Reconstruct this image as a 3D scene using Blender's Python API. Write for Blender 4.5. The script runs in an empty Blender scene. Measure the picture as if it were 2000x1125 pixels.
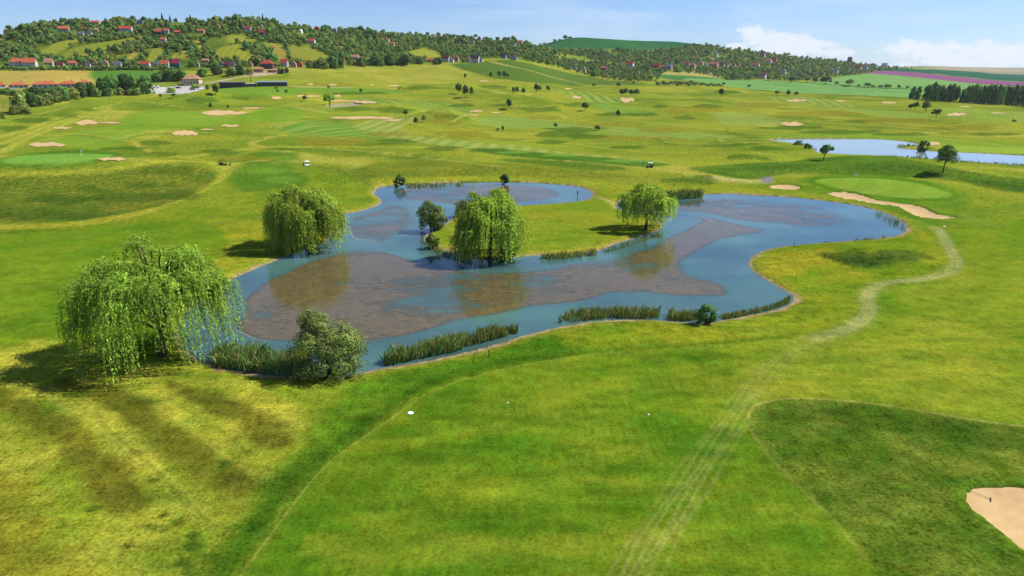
import bpy, math, random
import numpy as np
from mathutils import Vector

# ------------------------------------------------------------------ camera, sky, sun, exposure
H = 34.0                       # drone height above the pond lawn
F = 24.0 / 36.0 * 2000.0       # focal length in photo pixels (photo is 2000 x 1125)
TILT = math.radians(17.4)
SUN_EL, SUN_AZ = math.radians(47.0), math.radians(11.0)   # azimuth measured from +X towards +Y
SKY_STRENGTH = 0.085
SUN_STRENGTH = 4.5
EXPOSURE = 0.8
HAZE = 3.2e-5
scene = bpy.context.scene
C = scene.collection
cam_d = bpy.data.cameras.new('camera'); cam = bpy.data.objects.new('camera', cam_d); C.objects.link(cam)
cam_d.lens = 24.0; cam_d.sensor_width = 36.0; cam_d.clip_end = 40000.0; cam_d.clip_start = 0.5
cam.location = (0, 0, H); cam.rotation_euler = (math.pi/2 - TILT, 0, 0)
scene.camera = cam
scene.view_settings.view_transform = 'Standard'; scene.view_settings.look = 'None'
scene.view_settings.gamma = 1.0; scene.view_settings.exposure = EXPOSURE
cy = scene.cycles; cy.max_bounces = 4; cy.diffuse_bounces = 2; cy.glossy_bounces = 2; cy.transmission_bounces = 2; cy.transparent_max_bounces = 8; cy.volume_bounces = 0; cy.caustics_reflective = False; cy.caustics_refractive = False
scene.render.resolution_x = 1024; scene.render.resolution_y = 576

def pix_dir(u, v):
    u = np.asarray(u, float); v = np.asarray(v, float)
    a = (u-1000.0)/F; b = (562.5-v)/F
    x = a; y = math.cos(TILT) + b*math.sin(TILT); z = -math.sin(TILT) + b*math.cos(TILT)
    return x, y+0*x, z+0*x

world = bpy.data.worlds.new('World'); scene.world = world; world.use_nodes = True; world.cycles.sampling_method = 'MANUAL'; world.cycles.sample_map_resolution = 512
def build_world():
    nt = world.node_tree; N = nt.nodes; L = nt.links; N.clear()
    out = N.new('ShaderNodeOutputWorld'); bg = N.new('ShaderNodeBackground'); bg.inputs[1].default_value = SKY_STRENGTH
    sky = N.new('ShaderNodeTexSky'); sky.sky_type = 'NISHITA'; sky.sun_disc = False
    sky.sun_elevation = SUN_EL; sky.sun_rotation = math.pi/2 - SUN_AZ
    sky.altitude = 200.0; sky.air_density = 1.0; sky.dust_density = 0.25; sky.ozone_density = 1.6
    tc = N.new('ShaderNodeTexCoord'); sep = N.new('ShaderNodeSeparateXYZ'); L.new(tc.outputs['Generated'], sep.inputs[0])
    def m(op, a, b=None, c=None):
        n = N.new('ShaderNodeMath'); n.operation = op
        for i, s in enumerate((a, b, c)):
            if s is None: continue
            if isinstance(s, (int, float)): n.inputs[i].default_value = s
            else: L.new(s, n.inputs[i])
        return n.outputs[0]
    az = m('ARCTAN2', sep.outputs[0], sep.outputs[1]); el = m('ARCSINE', sep.outputs[2])
    def noise(sx, sy, scale, detail, rough=0.55, off=0.0):
        cb = N.new('ShaderNodeCombineXYZ'); L.new(m('MULTIPLY', az, sx), cb.inputs[0]); L.new(m('MULTIPLY', el, sy), cb.inputs[1]); cb.inputs[2].default_value = off
        n = N.new('ShaderNodeTexNoise'); n.inputs['Scale'].default_value = scale; n.inputs['Detail'].default_value = detail; n.inputs['Roughness'].default_value = rough
        L.new(cb.outputs[0], n.inputs['Vector']); return n.outputs[0]
    def ae(u, v):
        x, y, z = pix_dir(u, v); h = math.hypot(float(x), float(y)); return math.atan2(float(x), float(y)), math.atan2(float(z), h)
    # cumulus banks low over the horizon (the sky carries such banks all round)
    lobes = [(1475, 72, 42, 26), (1520, 84, 70, 24), (1585, 92, 55, 20), (1625, 104, 40, 14), (1440, 92, 40, 16),
             (1760, 96, 42, 17), (1830, 104, 75, 22), (1900, 100, 55, 19), (1985, 108, 70, 20), (1870, 122, 120, 14), (1350, 96, 30, 8)]
    big = None
    for (u, v, ru, rv) in lobes:
        a0, e0 = ae(u, v)
        dx = m('DIVIDE', m('SUBTRACT', az, a0), ru/F*0.9); dy = m('DIVIDE', m('SUBTRACT', el, e0), rv/F)
        d = m('SUBTRACT', 1.0, m('SQRT', m('ADD', m('MULTIPLY', dx, dx), m('MULTIPLY', dy, dy))))
        big = d if big is None else m('MAXIMUM', big, d)
    # the same kind of banks elsewhere around the horizon, outside this view
    wide = noise(3.0, 14.0, 1.0, 3.0, 0.5, 7.3)
    band = m('SUBTRACT', 1.0, m('ABSOLUTE', m('DIVIDE', m('SUBTRACT', el, 0.055), 0.06)))
    aw = m('SMOOTH_MIN', 1.0, m('MULTIPLY', m('SUBTRACT', m('ABSOLUTE', az), 0.75), 6.0), 0.1)
    other = m('ADD', m('ADD', m('MULTIPLY', m('SUBTRACT', wide, 0.6), 4.0), m('MINIMUM', band, 0.0)), m('MINIMUM', m('SUBTRACT', aw, 0.6), 0.0))
    big = m('MAXIMUM', big, other)
    big = m('MAXIMUM', big, -2.0)
    n1 = noise(1.0, 1.6, 38.0, 8.0, 0.6); n2 = noise(1.0, 1.6, 110.0, 5.0, 0.6, 3.0)
    f = m('ADD', big, m('ADD', m('MULTIPLY', m('SUBTRACT', n1, 0.5), 2.3), m('MULTIPLY', m('SUBTRACT', n2, 0.5), 0.7)))
    mr = N.new('ShaderNodeMapRange'); mr.interpolation_type = 'SMOOTHSTEP'; mr.inputs['From Min'].default_value = 0.0; mr.inputs['From Max'].default_value = 0.55; mr.inputs['To Max'].default_value = 0.72
    L.new(f, mr.inputs['Value'])
    # faint high wisps
    w = noise(1.0, 6.0, 5.5, 6.0, 0.55, 1.7)
    mw = N.new('ShaderNodeMapRange'); mw.interpolation_type = 'SMOOTHSTEP'; mw.inputs['From Min'].default_value = 0.42; mw.inputs['From Max'].default_value = 0.75; mw.inputs['To Max'].default_value = 0.45
    L.new(w, mw.inputs['Value'])
    tint = N.new('ShaderNodeMix'); tint.data_type = 'RGBA'; tint.blend_type = 'MULTIPLY'; tint.inputs[0].default_value = 1.0
    L.new(sky.outputs[0], tint.inputs[6]); tint.inputs[7].default_value = (*SKY_TINT, 1)
    mx0 = N.new('ShaderNodeMix'); mx0.data_type = 'RGBA'; L.new(mw.outputs[0], mx0.inputs[0]); L.new(tint.outputs[2], mx0.inputs[6]); mx0.inputs[7].default_value = (*WISP, 1)
    ccol = N.new('ShaderNodeMix'); ccol.data_type = 'RGBA'; L.new(n2, ccol.inputs[0]); ccol.inputs[6].default_value = (CLOUD[0]*0.8, CLOUD[1]*0.84, CLOUD[2]*0.9, 1); ccol.inputs[7].default_value = (*CLOUD, 1)
    mx = N.new('ShaderNodeMix'); mx.data_type = 'RGBA'; L.new(mr.outputs[0], mx.inputs[0]); L.new(mx0.outputs[2], mx.inputs[6]); L.new(ccol.outputs[2], mx.inputs[7])
    L.new(mx.outputs[2], bg.inputs[0]); L.new(bg.outputs[0], out.inputs[0])
SKY_TINT = (0.54, 0.675, 0.985)
WISP = (4.6, 5.6, 6.8)
CLOUD = (7.0, 7.1, 7.3)
build_world()
sun_d = bpy.data.lights.new('sun', 'SUN'); sun_d.energy = SUN_STRENGTH; sun_d.angle = math.radians(0.55); sun_d.color = (1.0, 0.955, 0.87)
sun = bpy.data.objects.new('sun', sun_d); C.objects.link(sun)
SV = Vector((math.cos(SUN_EL)*math.cos(SUN_AZ), math.cos(SUN_EL)*math.sin(SUN_AZ), math.sin(SUN_EL)))
sun.rotation_euler = SV.to_track_quat('Z', 'Y').to_euler(); sun.location = (300, 100, 300)

# ------------------------------------------------------------------ helpers
rnd = random.Random(11); RS = np.random.RandomState(7)
EX = 2.12
def lin(c):
    c = np.asarray(c, float)/255.0
    return np.where(c <= 0.04045, c/12.92, ((c+0.055)/1.055)**2.4)
def S(r, g, b): return lin((r, g, b))/EX          # colour seen in full sun -> base colour
def hashn(ix, iy, seed):
    n = np.sin(ix*127.1 + iy*311.7 + seed*74.7)*43758.5453
    return n - np.floor(n)
def vnoise(x, y, seed=0):
    ix = np.floor(x); iy = np.floor(y); fx = x-ix; fy = y-iy
    fx = fx*fx*(3-2*fx); fy = fy*fy*(3-2*fy)
    a = hashn(ix, iy, seed); b = hashn(ix+1, iy, seed); c = hashn(ix, iy+1, seed); d = hashn(ix+1, iy+1, seed)
    return (a*(1-fx)+b*fx)*(1-fy) + (c*(1-fx)+d*fx)*fy - 0.5
def fbm(x, y, seed=0, oct=3):
    s = 0; a = 1.0
    for i in range(oct):
        s = s + a*vnoise(x, y, seed+i*3); x = x*2.03+5.1; y = y*2.03+1.7; a *= 0.5
    return s
def sstep(a, b, x):
    t = np.clip((x-a)/(b-a), 0, 1); return t*t*(3-2*t)
def pchip(xk, yk, x):
    xk = np.asarray(xk, float); yk = np.asarray(yk, float); h = np.diff(xk); d = np.diff(yk)/h
    m = np.zeros(len(xk)); m[0] = d[0]; m[-1] = 0 if len(d) < 2 else d[-1]
    for i in range(1, len(xk)-1):
        if d[i-1]*d[i] > 0:
            w1 = 2*h[i]+h[i-1]; w2 = h[i]+2*h[i-1]; m[i] = (w1+w2)/(w1/d[i-1]+w2/d[i])
    x = np.clip(x, xk[0], xk[-1]); i = np.clip(np.searchsorted(xk, x)-1, 0, len(h)-1)
    t = (x-xk[i])/h[i]
    return ((1+2*t)*(1-t)**2*yk[i] + t*(1-t)**2*h[i]*m[i] + t*t*(3-2*t)*yk[i+1] + t*t*(t-1)*h[i]*m[i+1])

def mesh_np(name, verts, loops, counts, mat=None, attrs=None, smooth=False):
    me = bpy.data.meshes.new(name)
    verts = np.asarray(verts, np.float32).reshape(-1, 3); loops = np.asarray(loops, np.int32).ravel(); counts = np.asarray(counts, np.int32).ravel()
    me.vertices.add(len(verts)); me.vertices.foreach_set('co', verts.ravel())
    me.loops.add(len(loops)); me.loops.foreach_set('vertex_index', loops)
    me.polygons.add(len(counts)); starts = np.concatenate(([0], np.cumsum(counts)[:-1])).astype(np.int32)
    me.polygons.foreach_set('loop_start', starts)
    me.polygons.foreach_set('use_smooth', np.full(len(counts), smooth, dtype=bool))
    for k, v in (attrs or {}).items():
        v = np.asarray(v, np.float32)
        if v.ndim == 1:
            a = me.attributes.new(k, 'FLOAT', 'POINT'); a.data.foreach_set('value', v)
        else:
            a = me.attributes.new(k, 'FLOAT_COLOR', 'POINT')
            if v.shape[1] == 3: v = np.concatenate([v, np.ones((len(v), 1), np.float32)], 1)
            a.data.foreach_set('color', v.ravel())
    me.update(calc_edges=True)
    if mat: me.materials.append(mat)
    return me
class MB:
    """collects boxes, tubes, prisms; builds one mesh"""
    def __init__(self): self.v = []; self.f = []
    def add(self, vs, fs):
        o = len(self.v); self.v += [tuple(p) for p in vs]; self.f += [[i+o for i in f] for f in fs]; return self
    def box(self, x0, x1, y0, y1, z0, z1):
        return self.add([(x0,y0,z0),(x1,y0,z0),(x1,y1,z0),(x0,y1,z0),(x0,y0,z1),(x1,y0,z1),(x1,y1,z1),(x0,y1,z1)],
                        [[0,3,2,1],[4,5,6,7],[0,1,5,4],[1,2,6,5],[2,3,7,6],[3,0,4,7]])
    def tube(self, pts, rad, n=6, cap=True):
        pts = [Vector(p) for p in pts]; rings = []; vs = []; fs = []
        for i, p in enumerate(pts):
            d = (pts[min(i+1, len(pts)-1)] - pts[max(i-1, 0)])
            d = d.normalized() if d.length > 1e-9 else Vector((0,0,1))
            a = d.cross(Vector((0.31, 0.95, 0.02))); a = a.normalized() if a.length > 1e-5 else Vector((1,0,0)); b = d.cross(a)
            r = rad[i] if hasattr(rad, '__len__') else rad
            for k in range(n):
                t = 2*math.pi*k/n; vs.append(p + a*(r*math.cos(t)) + b*(r*math.sin(t)))
        for i in range(len(pts)-1):
            for k in range(n): fs.append([i*n+k, i*n+(k+1)%n, (i+1)*n+(k+1)%n, (i+1)*n+k])
        if cap: fs.append(list(range(n))[::-1]); fs.append([(len(pts)-1)*n+k for k in range(n)])
        return self.add(vs, fs)
    def mesh(self, name, mat=None, smooth=False):
        me = bpy.data.meshes.new(name); me.from_pydata([tuple(p) for p in self.v], [], self.f)
        if smooth: me.polygons.foreach_set('use_smooth', [True]*len(me.polygons))
        if mat: me.materials.append(mat)
        me.update(); return me
def link(name, data, parent=None, label=None, cat=None, group=None, kind=None, loc=None, rz=None, sc=None):
    o = bpy.data.objects.new(name, data); C.objects.link(o)
    if parent is not None: o.parent = parent
    if label: o['label'] = label
    if cat: o['category'] = cat
    if group: o['group'] = group
    if kind: o['kind'] = kind
    if loc is not None: o.location = loc
    if rz is not None: o.rotation_euler = (0, 0, rz)
    if sc is not None: o.scale = sc if hasattr(sc, '__len__') else (sc, sc, sc)
    return o
def empty(name, loc, rz=0, label=None, cat=None, group=None):
    o = link(name, None, None, label, cat, group, None, loc, rz); o.empty_display_size = 0.5; return o

# ------------------------------------------------------------------ materials
def mat(name): 
    m = bpy.data.materials.new(name); m.use_nodes = True; return m, m.node_tree.nodes, m.node_tree.links, m.node_tree.nodes['Principled BSDF']
def setp(b, base=None, rough=None, spec=None, metal=None):
    if base is not None: b.inputs['Base Color'].default_value = (*[float(c) for c in base], 1)
    if rough is not None: b.inputs['Roughness'].default_value = rough
    if spec is not None: b.inputs['Specular IOR Level'].default_value = spec
    if metal is not None: b.inputs['Metallic'].default_value = metal
_pm = {}
def paint(name, col, rough=0.6, spec=0.3, var=0.12, scale=1.5):
    if name in _pm: return _pm[name]
    m, N, L, b = mat(name); setp(b, col, rough, spec)
    tc = N.new('ShaderNodeTexCoord'); n = N.new('ShaderNodeTexNoise'); n.inputs['Scale'].default_value = scale; n.inputs['Detail'].default_value = 4
    L.new(tc.outputs['Object'], n.inputs['Vector'])
    h = N.new('ShaderNodeHueSaturation'); h.inputs['Color'].default_value = (*[float(c) for c in col], 1)
    mr = N.new('ShaderNodeMapRange'); mr.inputs['To Min'].default_value = 1-var*1.6; mr.inputs['To Max'].default_value = 1+var*1.6
    L.new(n.outputs[0], mr.inputs['Value']); L.new(mr.outputs[0], h.inputs['Value']); L.new(h.outputs[0], b.inputs['Base Color'])
    _pm[name] = m; return m
def leafmat(name, col, hue=0.02, val=0.28, trans=0.3, tcol=None):
    m, N, L, b = mat(name); setp(b, col, 0.7, 0.05)
    at = N.new('ShaderNodeAttribute'); at.attribute_name = 'tint'
    oi = N.new('ShaderNodeObjectInfo')
    h = N.new('ShaderNodeHueSaturation'); h.inputs['Color'].default_value = (*[float(c) for c in col], 1)
    mh = N.new('ShaderNodeMapRange'); mh.inputs['To Min'].default_value = 0.5-hue; mh.inputs['To Max'].default_value = 0.5+hue
    L.new(oi.outputs['Random'], mh.inputs['Value']); L.new(mh.outputs[0], h.inputs['Hue'])
    w = N.new('ShaderNodeTexWhiteNoise'); w.noise_dimensions = '1D'; L.new(oi.outputs['Random'], w.inputs['W'])
    mv = N.new('ShaderNodeMapRange'); mv.inputs['To Min'].default_value = 1-val; mv.inputs['To Max'].default_value = 1+val
    L.new(w.outputs['Value'], mv.inputs['Value'])
    mm = N.new('ShaderNodeMath'); mm.operation = 'MULTIPLY'; L.new(mv.outputs[0], mm.inputs[0]); L.new(at.outputs['Fac'], mm.inputs[1])
    L.new(mm.outputs[0], h.inputs['Value']); L.new(h.outputs[0], b.inputs['Base Color'])
    t = N.new('ShaderNodeBsdfTranslucent'); mx = N.new('ShaderNodeMixShader'); mx.inputs[0].default_value = trans
    hc = N.new('ShaderNodeMix'); hc.data_type = 'RGBA'; hc.blend_type = 'MULTIPLY'; hc.inputs[0].default_value = 1; L.new(h.outputs[0], hc.inputs[6]); hc.inputs[7].default_value = (1.5, 1.35, 0.6, 1)
    L.new(hc.outputs[2], t.inputs['Color'])
    L.new(b.outputs[0], mx.inputs[1]); L.new(t.outputs[0], mx.inputs[2]); L.new(mx.outputs[0], N['Material Output'].inputs[0])
    return m
M_BARK = paint('bark', (0.075, 0.055, 0.038), 0.9, 0.1, 0.35, 6)
M_WILLOW = leafmat('willow_leaves', (0.265, 0.395, 0.052), 0.012, 0.10, 0.36)
M_SALLOW = leafmat('grey_willow_leaves', (0.155, 0.205, 0.052), 0.012, 0.10, 0.28)
M_TREE = leafmat('tree_leaves', (0.11, 0.185, 0.042), 0.025, 0.30, 0.25)
M_DARK = leafmat('dark_tree_leaves', (0.058, 0.108, 0.030), 0.02, 0.22, 0.2)
M_PALE = leafmat('pale_shrub_leaves', (0.19, 0.24, 0.058), 0.03, 0.22, 0.25)
M_WOOD = leafmat('hillside_leaves', (0.155, 0.250, 0.055), 0.04, 0.32, 0.30)
M_PINE = leafmat('conifer_needles', (0.03, 0.06, 0.03), 0.015, 0.2, 0.1)
M_REED = leafmat('reed_blades', (0.15, 0.235, 0.058), 0.02, 0.15, 0.25)
# ------------------------------------------------------------------ terrain: radial survey profiles (distance, picture row of the ground there)
PROFILES = {
 -500: [(250,318),(400,222),(500,178),(600,155),(720,135),(860,108),(1000,85)],
    0: [(250,320),(400,226),(500,176),(600,152),(720,131),(860,100),(1000,72)],
   90: [(250,322),(400,228),(500,180),(600,153),(720,131),(860,88),(1000,52)],
  250: [(250,324),(400,232),(500,196),(600,172),(720,133),(860,84),(1000,42)],
  500: [(250,328),(400,240),(500,203),(600,169),(720,138),(860,90),(1000,42)],
  700: [(250,331),(400,250),(500,212),(650,170),(850,129),(1000,98),(1200,62)],
  870: [(250,333),(400,256),(550,206),(750,160),(1000,121),(1200,96),(1400,72)],
 1000: [(250,335),(400,259),(550,211),(750,168),(1000,128),(1150,112),(1400,80)],
 1130: [(250,336),(400,263),(550,218),(750,185),(1000,163),(1300,137),(1600,106),(2000,74)],
 1330: [(250,336),(400,265),(550,223),(750,192),(1000,171),(1300,153),(1500,136),(1800,111),(2100,83)],
 1500: [(250,336),(400,266),(550,226),(750,198),(1000,179),(1300,163),(1700,141),(2000,120),(2300,104)],
 1650: [(250,336),(400,266),(550,228),(750,202),(1000,182),(1400,163),(1800,147),(2100,133),(2400,121)],
 1800: [(250,336),(400,266),(550,229),(750,205),(1000,184),(1500,165),(2000,150),(2600,137),(4000,136),(7000,130)],
 2000: [(250,336),(400,266),(550,230),(800,208),(1200,182),(2000,163),(3000,148),(5000,140),(8000,133)],
 2500: [(250,336),(400,266),(550,230),(800,208),(1200,182),(2000,163),(3000,148),(5000,140),(8000,133)],
}
LG = np.linspace(math.log(15), math.log(14000), 520)
azs = []; rowsz = []
for u_, prof in PROFILES.items():
    x, y, z = pix_dir(u_, 160.0); azs.append(math.atan2(float(x), float(y)))
    ca = math.cos(azs[-1]); Ds = [15, 100, 170]; zs = [0, 0, 0]
    for D, v in prof:                                    # D is the depth along the view axis
        x, y, z = pix_dir(u_, v); Ds.append(D/ca); zs.append(H + D*float(z)/float(y))
    Ds.append(14000); zs.append(zs[-1] + (0 if Ds[-2] > 2500 else 0))
    rowsz.append(pchip(np.log(Ds), zs, LG))
azs = np.array(azs); rowsz = np.array(rowsz)
AG = np.linspace(azs[0], azs[-1], 500)
TAB = np.stack([pchip(azs, rowsz[:, j], AG) for j in range(len(LG))], 1)      # [az, logD]
def base_z(x, y):
    D = np.hypot(x, y); a = np.clip((np.arctan2(x, y)-AG[0])/(AG[1]-AG[0]), 0, len(AG)-1.001); l = np.clip((np.log(np.maximum(D, 15.1))-LG[0])/(LG[1]-LG[0]), 0, len(LG)-1.001)
    ia = a.astype(int); il = l.astype(int); fa = a-ia; fl = l-il
    return (TAB[ia, il]*(1-fa)+TAB[ia+1, il]*fa)*(1-fl) + (TAB[ia, il+1]*(1-fa)+TAB[ia+1, il+1]*fa)*fl
def march(u, v, fn, dmax=9000.0):
    u = np.atleast_1d(np.asarray(u, float)); v = np.atleast_1d(np.asarray(v, float))
    x, y, z = pix_dir(u, v); h = np.hypot(x, y); cx = x/h; cy = y/h; t = z/h
    steps = np.geomspace(25, dmax, 330)
    lo = np.full(len(u), 25.0); hi = np.full(len(u), np.nan)
    prev = np.full(len(u), 25.0); open_ = np.ones(len(u), bool)
    for s in steps:
        i = np.where(open_)[0]
        if len(i) == 0: break
        below = H + s*t[i] < fn(cx[i]*s, cy[i]*s)
        j = i[below]; hi[j] = s; lo[j] = prev[j]; open_[j] = False
        prev[i] = s
    hi = np.where(np.isnan(hi), lo, hi)
    for _ in range(14):
        m = 0.5*(lo+hi); b = H + m*t < fn(cx*m, cy*m); hi = np.where(b, m, hi); lo = np.where(b, lo, m)
    D = np.where(open_, np.nan, 0.5*(lo+hi))
    return cx*D, cy*D, D
MOUNDS = [  # picture position, half sizes in metres (across, along view), height
 (872,236,20,16,3.2),(755,214,26,14,2.2),(390,196,22,14,3.0),(1057,212,26,14,2.2),(1150,205,24,14,1.2),(1466,308,14,14,1.2),(1357,353,16,10,0.9),
 (250,345,42,22,2.6),(60,350,30,16,1.5),(1700,338,30,12,1.4),(1560,336,16,8,0.8),(1900,352,24,10,1.0),(1720,366,22,14,0.7),(980,330,40,12,0.7),(700,345,22,12,0.9),
 (830,300,30,10,1.0),(1250,280,40,14,1.4),(1420,290,40,14,1.2),(1600,240,60,20,1.6),(1300,225,40,20,2.2),(1450,215,40,20,2.0),(1750,250,60,22,1.8),(1900,240,40,20,1.6),
 (640,215,24,12,1.8),(560,250,20,10,1.4),(300,262,26,12,1.5),(150,225,24,14,1.6),(480,190,26,14,1.8),(300,205,22,12,1.8),(920,200,30,16,2.0),(820,180,34,18,2.6),(700,150,40,20,2.4),(1000,215,24,14,1.8),
 (1680,502,12,7,0.9),(1120,322,20,8,0.6),(1640,195,30,16,1.6),(1390,200,30,16,1.5),(620,150,30,16,2.0),(905,170,30,14,2.0)]
mx_, my_, mD_ = march([m[0] for m in MOUNDS], [m[1] for m in MOUNDS], base_z)
def quiet_mask(x, y):   # lawns round the ponds are level
    D = np.hypot(x, y); near = sstep(190, 290, D)
    q = np.hypot((x-140)/130.0, (y-305)/50.0); return near*sstep(0.75, 1.3, q)
POND3 = None
def terrain(x, y):
    x = np.asarray(x, float); y = np.asarray(y, float)
    z = base_z(x, y); D = np.hypot(x, y)
    for (u, v, a, b, h), cx, cy, cd in zip(MOUNDS, mx_, my_, mD_):
        near = (np.abs(x-cx) < a*2.2+b) & (np.abs(y-cy) < a*2.2+b)
        if not near.any(): continue
        xx = x[near]-cx; yy = y[near]-cy; ux, uy = cx/cd, cy/cd
        r = (xx*ux+yy*uy)/b; s = (xx*uy-yy*ux)/a
        z[near] += 2.1*h*np.exp(-(r*r+s*s)*1.3)
    q = quiet_mask(x, y); amp = q*np.where(D < 700, 2.1, 2.1+1.6*sstep(700, 1000, D))*(1-0.75*sstep(1500, 2600, D))
    z += amp*1.3*vnoise(x/46.0, y/46.0, 3) + amp*0.5*vnoise(x/19.0+9, y/19.0, 8)*(1-sstep(700, 1000, D))
    z += 0.22*vnoise(x/28.0, y/28.0, 5)*sstep(40, 60, D)*(1-q)*0.6
    if POND3 is not None:
        cx, cy, cz = POND3; w = 1-sstep(20, 42, np.hypot((x-cx)/1.0, (y-cy)/1.4)); z = z*(1-w)+cz*w
    return z
FT = None
def make_fast():
    global FT
    a = np.linspace(AG[0], AG[-1], 900); l = np.linspace(math.log(20), math.log(13900), 1300)
    A2, L2 = np.meshgrid(a, l, indexing='ij'); D2 = np.exp(L2)
    FT = (a, l, terrain((np.sin(A2)*D2).ravel(), (np.cos(A2)*D2).ravel()).reshape(A2.shape))
def tfast(x, y):
    ag, lg, T = FT
    a = np.clip((np.arctan2(x, y)-ag[0])/(ag[1]-ag[0]), 0, len(ag)-1.001); l = np.clip((0.5*np.log(np.maximum(x*x+y*y, 401.0))-lg[0])/(lg[1]-lg[0]), 0, len(lg)-1.001)
    ia = a.astype(int); il = l.astype(int); fa = a-ia; fl = l-il
    return (T[ia, il]*(1-fa)+T[ia+1, il]*fa)*(1-fl) + (T[ia, il+1]*(1-fa)+T[ia+1, il+1]*fa)*fl
def hit(u, v):
    if FT is None: make_fast()
    x, y, D = march(u, v, tfast); return x, y, D
def hit1(u, v):
    x, y, D = hit(np.full(8, u), v+np.array([0, 1.5, 3, 5, 8, 12, 18, 26])); k = int(np.argmax(~np.isnan(D))); x = float(x[k]); y = float(y[k]); D = float(D[k])
    return x, y, float(terrain(np.array([x]), np.array([y]))[0]), D
_x, _y, _D = march([682], [204], terrain); POND3 = (float(_x[0]), float(_y[0]), float(terrain(_x, _y)[0]))

def catmull(P, n=4, closed=True):
    P = np.asarray(P, float); m = len(P); out = []
    rng = range(m if closed else m-1)
    for i in rng:
        if closed: p0, p1, p2, p3 = P[(i-1) % m], P[i], P[(i+1) % m], P[(i+2) % m]
        else: p0, p1, p2, p3 = P[max(i-1, 0)], P[i], P[i+1], P[min(i+2, m-1)]
        for k in range(n):
            t = k/n; out.append(0.5*((2*p1)+(-p0+p2)*t+(2*p0-5*p1+4*p2-p3)*t*t+(-p0+3*p1-3*p2+p3)*t**3))
    if not closed: out.append(P[-1])
    return np.array(out)
def ell(u, v, ru, rv, n=18, seed=None):
    t = np.arange(n)*2*math.pi/n; w = np.ones(n)
    if seed is not None:
        r_ = np.random.RandomState(seed); w = 1 + 0.22*r_.uniform(-1, 1, n)
    return np.stack([u+ru*np.cos(t)*w, v+rv*np.sin(t)*w], 1)
def plane_pts(P, z0):
    x, y, z = pix_dir(P[:, 0], P[:, 1]); t = (z0-H)/z; return np.stack([x*t, y*t], 1)
def world_poly(P, n=4, closed=True, z0=None):
    Q = catmull(P, n, closed) if n > 1 else np.asarray(P, float)
    if z0 is not None: return plane_pts(Q, z0)
    x, y, D = hit(Q[:, 0], Q[:, 1]); ok = ~np.isnan(D); return np.stack([x[ok], y[ok]], 1)
def sdf(poly, x, y, closed=True):
    """signed distance, negative inside (unsigned if open)"""
    d2 = np.full(x.shape, 1e18); ins = np.zeros(x.shape, bool); n = len(poly)
    for i in range(n if closed else n-1):
        ax, ay = poly[i]; bx, by = poly[(i+1) % n]; ex, ey = bx-ax, by-ay; l2 = ex*ex+ey*ey+1e-12
        wx = x-ax; wy = y-ay; t = np.clip((wx*ex+wy*ey)/l2, 0, 1)
        dx = wx-ex*t; dy = wy-ey*t; d2 = np.minimum(d2, dx*dx+dy*dy)
        if closed:
            c = (ay <= y) != (by <= y)
            if c.any():
                xi = ax + (y-ay)*(ex/(ey if abs(ey) > 1e-12 else 1e-12)); ins ^= c & (x < xi)
    d = np.sqrt(d2)
    return np.where(ins, -d, d) if closed else d

WATER = -0.40
POND = [(455,545),(520,517),(560,501),(605,485),(640,470),(655,440),(662,421),(700,414),(732,404),(746,395),(741,386),(732,379),(736,371),(757,363),(830,359),(900,357),(985,356),(1060,358),(1120,364),(1148,371),(1157,380),
 (1145,390),(1100,396),(1040,400),(985,403),(940,403),(905,408),(880,428),(858,446),(836,456),(826,467),(838,480),(880,494),(920,504),(960,509),(1010,503),(1060,499),(1120,498),(1170,490),(1205,476),(1245,464),(1278,455),(1293,443),(1280,426),(1240,416),(1212,409),(1205,400),(1216,391),(1260,387),
 (1320,386),(1372,381),(1420,379),(1500,383),(1570,388),(1650,398),(1710,411),(1755,430),(1770,446),(1755,459),(1700,467),(1620,473),(1550,479),(1500,487),(1470,500),(1462,515),(1470,530),(1500,550),(1535,570),(1549,582),(1537,597),(1500,608),(1440,620),(1380,630),(1320,628),(1250,624),(1180,626),(1120,633),(1060,646),(1010,659),(960,675),(900,690),(840,703),(770,715),(720,724),(680,734),(600,736),(540,733),(470,726),(415,712),(375,695),(352,660),(365,615),(405,575)]
POND2 = [(1503,273),(1560,271),(1640,271),(1720,273),(1780,278),(1796,284),(1752,285),(1760,289),(1790,293),(1830,296),(1900,299),(1960,302),(2040,306),(2120,310),(2120,330),(2040,326),(1960,321),(1880,315),(1800,309),(1730,304),(1660,302),(1600,299),(1592,292),(1570,283),(1530,277)]
POND3P = [(632,206),(650,203),(675,200.5),(700,200.5),(708,202.5),(700,205.5),(682,207.5),(655,208)]
W_POND = world_poly(POND, 4, True, WATER); W_POND2 = world_poly(POND2, 3, True, WATER); W_POND3 = world_poly(POND3P, 3)

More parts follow.
